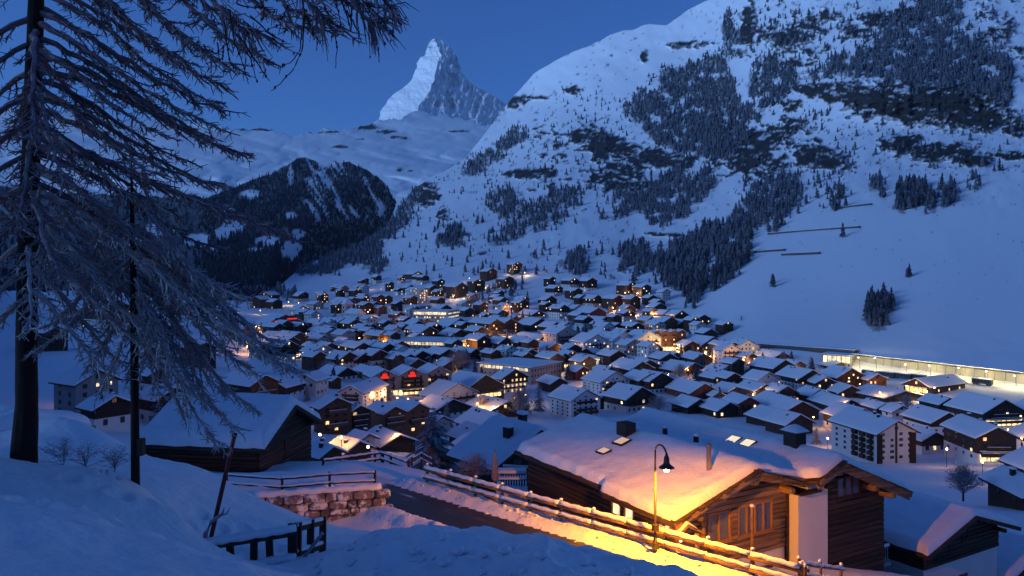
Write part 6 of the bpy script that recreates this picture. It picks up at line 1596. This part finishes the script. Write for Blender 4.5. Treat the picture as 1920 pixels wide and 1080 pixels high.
# long bare shoots hanging from the overhead boughs, with cones
HANG = [[(560, -20), (572, 20), (566, 60), (562, 95), (545, 118), (530, 122)], [(566, 20), (570, 60), (566, 95), (550, 130), (525, 158), (508, 170)], [(590, 10), (612, 35), (628, 65), (632, 95), (629, 128)], [(576, 30), (590, 75)], [(606, 5), (615, 30), (620, 46)], [(540, 10), (525, 45), (503, 55)], [(640, 0), (655, 45), (658, 60)],
        [(650, 20), (672, 60), (678, 80)], [(690, 40), (705, 70), (711, 118)], [(680, 0), (718, 40), (736, 60), (736, 70)], [(720, 0), (740, 30), (752, 46)], [(700, 30), (722, 82)], [(660, 15), (658, 60)], [(430, 20), (440, 80), (455, 118), (466, 158)], [(440, 60), (470, 110), (482, 152)], [(450, 70), (480, 115), (506, 152)], [(470, 30), (510, 65), (538, 80)], [(455, 40), (490, 62), (520, 78)], [(420, 40), (430, 110), (441, 138)], [(408, 80), (412, 112)], [(418, 85), (417, 110)],
        [(445, 8), (470, 14), (490, 14)], [(480, -10), (494, 10), (495, 30), (488, 42)], [(620, -10), (635, 20), (640, 55)], [(612, 20), (625, 45), (640, 53)], [(700, 38), (722, 34), (740, 36)]]
ob = thing('larch_bough', 'overhanging bare larch boughs with cones along the top edge', 'branch', P(600, -60, 10.5)); oo = P(600, -60, 10.5)
for k, (pl, w) in enumerate([([(120, -260), (330, -140), (470, -60), (560, -15), (590, 20), (612, 34)], .05), ([(300, -200), (520, -120), (640, -25), (690, 40), (705, 48)], .05), ([(100, -120), (300, -60), (400, 0), (440, 45), (470, 60)], .045), ([(400, -160), (600, -80), (700, -20), (735, 10)], .03)]):
    mb = MB(); r = random.Random(900 + k); path = [P(x, y, 10.5 + .25 * k) - oo for x, y in pl]; fine = []
    for i in range(len(path) - 1):
        for j in range(5): fine.append(path[i].lerp(path[i + 1], j / 5) + Vector((r.uniform(-1, 1), r.uniform(-1, 1), r.uniform(-1, 1))) * .02)
    fine.append(path[-1]); mb.tube(fine, [w * (1 - i / len(fine)) + .012 for i in range(len(fine))], 7)
    for i in range(70):
        q = fine[r.randrange(len(fine) // 3, len(fine))]; d = Vector((r.uniform(-.2, 1), r.uniform(-.5, .5), r.uniform(-1.0, .2))).normalized() * r.uniform(.15, .5); mid = q + d * .5 + Vector((0, 0, .03)); e = q + d + Vector((.02, 0, -.12))
        mb.tube([q, mid, e], [.011, .009, .004], 5, cap=False)
        if r.random() < .4: mb.lathe([(0, -.026), (.012, -.012), (.014, .006), (0, .024)], q.lerp(e, r.uniform(.4, 1)), 5)
    mb.build('branch', 'twig', ob)
for k, pl in enumerate(HANG):
    mb = MB(); r = random.Random(950 + k); path = [P(x, y, 10.5 + .3 * (k % 3)) - oo for x, y in pl]; fine = []
    for i in range(len(path) - 1):
        for j in range(4): fine.append(path[i].lerp(path[i + 1], j / 4) + Vector((r.uniform(-1, 1), 0, r.uniform(-1, 1))) * .008)
    fine.append(path[-1]); mb.tube(fine, [.013 * (1 - .65 * i / len(fine)) for i in range(len(fine))], 5)
    for i in range(2 + r.randrange(3)):
        q = fine[r.randrange(1, len(fine))]; mb.lathe([(0, -.028), (.013, -.014), (.016, .004), (.008, .02), (0, .026)], q, 6)
    mb.build('shoot', 'bark', ob)
# ================================================================== LIGHTS OF THE VILLAGE, RAILWAY YARD, SLOPE BARRIERS
mat('lamp_glow_warm', (1, .7, .3), .5, emit=(1.0, 0.52, 0.14), estr=26)
mat('lamp_glow_pale', (1, .9, .7), .5, emit=(1.0, 0.80, 0.46), estr=26)
LAMPS = [  # photo position of the lantern, colour, strength
 (462, 641, 'w', 1.6), (463, 650, 'w', 1.6), (458, 627, 'p', .6), (518, 617, 'p', .7), (480, 612, 'p', .8), (505, 612, 'w', .8), (600, 652, 'p', .8), (605, 660, 'p', .5), (633, 645, 'w', 1.2), (674, 634, 'p', .8), (719, 640, 'w', 1.2), (735, 598, 'w', 1.5), (728, 606, 'w', 1), (648, 541, 'w', .8), (684, 539, 'w', 1.0),
 (510, 568, 'p', .6), (560, 568, 'p', .5), (541, 566, 'p', .5), (488, 582, 'p', .4), (432, 578, 'w', .4), (758, 637, 'w', .9), (770, 570, 'w', 1.2), (792, 552, 'p', .8), (878, 648, 'w', 2.6), (868, 644, 'w', 2.0), (895, 640, 'w', 1.4), (905, 632, 'w', 1.6), (925, 630, 'w', 1.8), (940, 634, 'p', 2.2), (950, 638, 'w', 1.4),
 (930, 578, 'w', 1.3), (950, 590, 'w', 1.6), (958, 575, 'p', .8), (984, 511, 'p', 1.0), (958, 506, 'p', .7), (850, 556, 'p', 1.0), (870, 560, 'p', .9), (900, 563, 'w', .9), (880, 522, 'p', .5), (907, 533, 'p', .5), (1056, 651, 'w', 1.3), (1108, 702, 'w', 1.5), (1100, 712, 'w', 1.0), (1058, 661, 'w', 1.2), (1030, 682, 'p', 1), (1160, 582, 'w', 2.0), (1150, 577, 'w', .8), (1186, 585, 'w', 1.5),
 (1224, 588, 'w', 1.3), (1247, 599, 'w', 1.5), (1210, 610, 'p', .9), (1172, 549, 'p', .8), (1196, 550, 'p', .7), (1242, 655, 'p', 1.8), (1258, 655, 'p', 1.8), (1270, 652, 'p', 2.0), (1322, 662, 'w', 1.8), (1332, 668, 'w', 1.8), (1395, 675, 'w', 1.8), (1405, 680, 'w', 1.6), (1412, 664, 'p', 1.2), (1412, 738, 'p', 1.5), (1405, 732, 'p', 1.0), (1418, 746, 'p', .8), (1253, 702, 'p', .5),
 (1488, 690, 'p', 1.2), (1525, 782, 'w', 1.2), (1565, 812, 'w', 1.6), (1552, 822, 'w', 1.2), (1612, 720, 'w', .9), (1650, 722, 'w', .8), (1700, 724, 'w', 1.5), (1722, 730, 'p', 1.5), (1738, 734, 'p', 1.2), (1752, 727, 'p', .8), (1903, 846, 'p', 2.2), (1915, 822, 'w', 1.8), (1890, 806, 'w', 1.5), (1905, 812, 'p', 1), (1775, 842, 'w', .9), (1842, 866, 'w', .7),
 (745, 746, 'w', 1.8), (765, 748, 'w', 1.8), (722, 738, 'w', 1.2), (700, 742, 'w', .8), (800, 745, 'w', .9), (895, 757, 'w', 1.2), (925, 752, 'p', 1.0), (603, 748, 'w', 1.6), (592, 760, 'w', 1.2), (600, 815, 'w', 2.2), (640, 820, 'w', 1.6), (690, 838, 'w', 1.2), (742, 815, 'w', .8), (950, 815, 'w', 1.2), (925, 825, 'w', 1.0), (985, 740, 'p', 1.0), (965, 745, 'p', .8),
 (830, 700, 'w', 1.4), (860, 696, 'w', 1.2), (690, 690, 'w', .6), (650, 668, 'w', .6), (155, 730, 'w', .8), (1015, 690, 'p', 1.0), (1080, 690, 'p', 1.0), (1120, 692, 'p', 1.2), (800, 612, 'p', .8), (835, 612, 'p', .8), (700, 570, 'w', .8), (690, 585, 'w', .8), (560, 640, 'w', .6), (745, 655, 'w', .8), (840, 668, 'w', 1.0), (985, 600, 'w', .6), (1010, 640, 'w', .6), (1290, 690, 'w', .5), (1350, 700, 'w', .5), (1450, 740, 'w', .5), (1580, 752, 'w', .6), (1640, 780, 'w', .7)]
def lamp_mesh(kind):
    mb = MB(); mb.tube([(0, 0, -1), (0, 0, 4.6)], .07, 6); mb.mi = 1; mb.lathe([(0, 4.6), (.22, 4.68), (.26, 4.9), (.14, 5.1), (0, 5.15)], (0, 0, 0), 8); return mb
_lamp = {}
for k, (x, y, c, s_) in enumerate(LAMPS):
    g = ground_at_px(x, y + 8); D = g.y
    for _ in range(3):
        yb_ = y + 4.9 / D * F; g = ground_at_px(x, yb_); D = g.y
    # keep it out of the houses: step towards the viewer
    pos = Vector((g.x, g.y, g.z))
    for _ in range(14):
        inside = False
        for h in HOUSES:
            q = pos - h['root'].location
            if abs(q.dot(h['ax'])) < h['L'] / 2 + .6 and abs(q.dot(h['bx'])) < h['W'] / 2 + .6: inside = True; break
        if not inside: break
        pos.y -= 2.0; pos.x = (x - CX) / F * pos.y; pos.z = ground_z(pos.x, pos.y)
    me = shared('street_lamp', c, lambda: lamp_mesh(c), ['metal_dark', 'lamp_glow_warm' if c == 'w' else 'lamp_glow_pale'])
    o = link('street_lamp', me, None, pos)
    tag(o, ('orange' if c == 'w' else 'pale yellow') + ' glowing street lamp in the village lanes', 'street lamp', 'village street lamps')
    l = bpy.data.lights.new('street_lamp_light', 'POINT'); l.energy = 3800 * s_ * (D / 700) ** 1.25; l.color = (1.0, .44, .10) if c == 'w' else (1.0, .62, .24); l.shadow_soft_size = .3
    q = bpy.data.objects.new('street_lamp_light', l); COL.objects.link(q); q.parent = o; q.location = (0, 0, 5.45)
lm = {}
for o in [o for o in COL.objects if o.name.startswith('street_lamp') and o.get('group') == 'village street lamps']:
    px_, py_ = to_px(o.location); ll = min(LM, key=lambda q: (q[1] - px_) ** 2 + ((q[2] - py_) * 1.5) ** 2); dw = dirword(px_ - ll[1], py_ - ll[2]); colr = o['label'].split(' glowing')[0]
    lm.setdefault((colr, dw, ll[0]), []).append((math.hypot(px_ - ll[1], py_ - ll[2]), o))
for (colr, dw, ln), lst in lm.items():
    for k, (_, o) in enumerate(sorted(lst, key=lambda q: q[0])): o['label'] = f"{colr} lamp, {ORD[min(k, 14)]} {dw} {ln}"

# ---- red roof signs of two hotels
def sign(root, loc, w, h, crown=True):
    so = bpy.data.objects.new('sign', None); COL.objects.link(so); so.parent = root; so.location = loc
    mb = MB(); mb.box(-.05, 0, -w / 2, w / 2, -.05 * h, h * 1.05); o = mb.build('sign', 'metal_dark', root, loc=loc)
    bpy.data.objects.remove(so)
    mb = MB(); n = 6
    for i in range(n): mb.box(.01, .08, -w * .46 + i * w * .92 / n, -w * .46 + (i + .78) * w * .92 / n, 0.04 * h, h * .42)
    if crown:
        for i in range(3): mb.box(.01, .08, -w * .26 + i * w * .2, -w * .14 + i * w * .2, h * .55, h * (.95 if i == 1 else .86))
        mb.box(.01, .08, -w * .27, w * .27, h * .5, h * .62)
    mb.build('lettering', 'sign_red', o)
hr_ = [h for h in HOUSES if h['root'] == hotel_red][0]; sh_ = [h for h in HOUSES if h['root'] == sign_house][0]
for i in (0, 1):
    sign(hotel_red, (hr_['L'] / 2 + .7, -hr_['W'] / 2 + hr_['W'] / 3 * (i + .5), hr_['zr'] - 4.4), 4.4, 2.9)
for i in (0, 1):
    sign(sign_house, (sh_['L'] / 2 + .9, sh_['W'] * (-.12 + .26 * i), sh_['zr'] - 6.2 + 1.6 * i), 10.5, 3.4, crown=False)

# ---- railway yard: lit retaining wall in bays, gallery roof, masts, wagons
w0, w1 = P(1596, 690, 536), P(2080, 745, 412); wv = w1 - w0; wl_ = wv.length; wd_ = wv.normalized(); wn_ = Vector((wd_.y, -wd_.x, 0)).normalized()
yw = thing('yard_wall', 'long pale concrete retaining wall lit by the railway yard lamps', 'wall', w0)
nb_ = 26
for i in range(nb_):
    a = wv * (i / nb_); b = wv * ((i + 1) / nb_); ht = 9.0 - 1.8 * i / nb_
    mb = MB(); n = len(mb.v)
    for q in (a + wd_ * .2, b - wd_ * .2):
        for dz, off in ((-3, 0), (ht, -.8)):
            for th_ in (0, -1.2): r_ = q + wn_ * (off + th_); mb.v.append((r_.x, r_.y, r_.z + dz))
    mb.f += [(0, 2, 6, 4), (2, 3, 7, 6), (1, 5, 7, 3), (0, 4, 5, 1), (0, 1, 3, 2), (4, 6, 7, 5)]; mb.m += [0] * 6; mb.build('wall_panel', 'concrete', yw)
    mb = MB(); mb.obox(a + Vector((0, 0, -3)) + wn_ * .15, a + wn_ * -.6 + Vector((0, 0, ht)), .7, .8, wd_); mb.build('pilaster', 'concrete', yw)
mb = MB(); h0, h1 = 9.0, 7.2
ca, cb = Vector((0, 0, h0)) + wn_ * -.3, wv + Vector((0, 0, h1)) + wn_ * -.3
mb.obox(ca + Vector((0, 0, .4)), cb + Vector((0, 0, .4)), 3.2, .7); cp_ = mb.build('coping', 'metal_dark', yw)
mb = MB(); mb.obox(ca + Vector((0, 0, 1.05)) - wn_ * .4, cb + Vector((0, 0, 1.05)) - wn_ * .4, 2.6, .55); mb.build('snow_cap', 'snow', cp_)
# dark gallery roof going left from the wall
g0, g1 = P(1392, 652, 604), P(1606, 668, 540); gy = thing('gallery', 'dark avalanche gallery roof above the station', 'gallery', g0); gv = g1 - g0; gn = Vector((gv.y, -gv.x, 0)).normalized()
mb = MB(); mb.obox(Vector((0, 0, 2.2)), gv + Vector((0, 0, 2.2)), 9, 4.2); mb.build('front', 'train_dark', gy)
mb = MB(); mb.obox(Vector((0, 0, 4.6)) - gn * .8, gv + Vector((0, 0, 4.6)) - gn * .8, 8, .5); mb.build('roof_snow', 'snow', gy)
H(1546, 1606, 664, 690, .8, wall='G', flat=1, litband=4.5, lit=0, ang=-14, label='glass railway pavilion glowing yellow at the end of the yard wall', name='pavilion')
for k, (x, y) in enumerate([(1612, 671), (1643, 672), (1700, 684), (1745, 686), (1800, 690), (1852, 697), (1905, 705), (1960, 712)]):
    D = np.interp(x, [1596, 2080], [536, 412]) - 16; base = P(x, y, D); gz = ground_z(base.x, D); hh_ = max(6.0, base.z - gz)
    t = thing('yard_mast', ['first', 'second', 'third', 'fourth', 'fifth', 'sixth', 'seventh', 'eighth'][k] + ' lamp mast of the railway yard counted from the pavilion', 'lamp mast', (base.x, D, gz), group='railway yard masts')
    mb = MB(); mb.tube([(0, 0, -1), (0, 0, hh_)], [.14, .09], 6); mb.tube([(0, 0, hh_), (-.9, 0, hh_ + .25)], .06, 5); mb.build('mast', 'metal_dark', t)
    mb = MB(); mb.box(-1.3, -.6, -.25, .25, hh_ + .1, hh_ + .28); mb.build('lantern', 'lamp_glow_pale', t)
    l = bpy.data.lights.new('yard_light', 'POINT'); l.energy = 5200; l.color = (1.0, .80, .30); l.shadow_soft_size = .4
    q = bpy.data.objects.new('yard_light', l); COL.objects.link(q); q.parent = t; q.location = (-.9, 0, hh_ - .3)
for k, (x, y) in enumerate([(1632, 705), (1662, 708), (1692, 711), (1720, 713), (1842, 722)]):
    g = ground_at_px(x, y); t = thing('railway_wagon', ['first', 'second', 'third', 'fourth', 'lone last'][k] + ' dark wagon parked in the railway yard, from the left', 'wagon', g, math.atan2(wd_.y, wd_.x), group='parked railway wagons')
    mb = MB(); mb.box(-5.4, 5.4, -1.3, 1.3, .8, 3.6); mb.build('body', 'train_dark', t)
    mb = MB(); mb.box(-5.3, 5.3, -1.2, 1.2, 3.602, 3.95); mb.build('roof_snow', 'snow', t)
    for s_ in (-3.6, 3.6):
        mb = MB(); mb.tube([(s_ - .8, -1.0, .42), (s_ - .8, 1.0, .42)], .42, 10); mb.tube([(s_ + .8, -1.0, .42), (s_ + .8, 1.0, .42)], .42, 10); mb.build('bogie', 'metal_dark', t)
    mb = MB()
    for i in range(5): mb.box(-4.4 + i * 1.9, -3.2 + i * 1.9, -1.34, -1.302, 1.9, 2.8)
    mb.build('windows', 'glass_dark', t)['kind'] = 'stuff'

# ---- avalanche barriers on the slope
for k, (x0, y0, x1, y1, lab) in enumerate([(1566, 389, 1634, 381, 'topmost short dark barrier on the avalanche slope'), (1440, 437, 1612, 424, 'longest dark barrier across the avalanche slope'), (1414, 471, 1472, 467, 'left dark barrier low on the avalanche slope'), (1466, 476, 1537, 473, 'right dark barrier low on the avalanche slope')]):
    a = ground_at_px(x0, y0 + 3); b = ground_at_px(x1, y1 + 3); t = thing('avalanche_barrier', lab, 'barrier', a); v = b - a
    mb = MB(); mb.obox(Vector((0, 0, .9)), v + Vector((0, 0, .9)), 2.2, 2.4); mb.build('beam', 'train_dark', t)
    mb = MB(); mb.obox(Vector((0, .8, 2.25)), v + Vector((0, .8, 2.25)), 2.4, .4); mb.build('snow_cap', 'snow', t)
    n = max(3, int(v.length / 9))
    for i in range(n + 1):
        q = v * (i / n); mb = MB(); mb.box(q.x - .25, q.x + .25, q.y - 1.4, q.y - 1.12, q.z - 2, q.z + 1.8); mb.build('post', 'dark_wood', t)
# ================================================================== THE AIR: thin blue haze over the valley
hz = MB(); hz.box(-9000, 9000, -4500, 10500, -700, 2950)
m = bpy.data.materials.new('haze'); m.use_nodes = True; t = m.node_tree
for n in list(t.nodes):
    if n.type == 'BSDF_PRINCIPLED': t.nodes.remove(n)
pv = t.nodes.new('ShaderNodeVolumePrincipled'); pv.inputs['Color'].default_value = (0.62, 0.80, 1.0, 1); pv.inputs['Density'].default_value = 2.4e-5; pv.inputs['Anisotropy'].default_value = 0.0
out = [n for n in t.nodes if n.type == 'OUTPUT_MATERIAL'][0]; t.links.new(pv.outputs[0], out.inputs['Volume'])
MATS['haze'] = m
ho = hz.build('haze', 'haze'); tag(ho, 'thin blue dawn haze filling the valley', 'haze', kind='stuff')
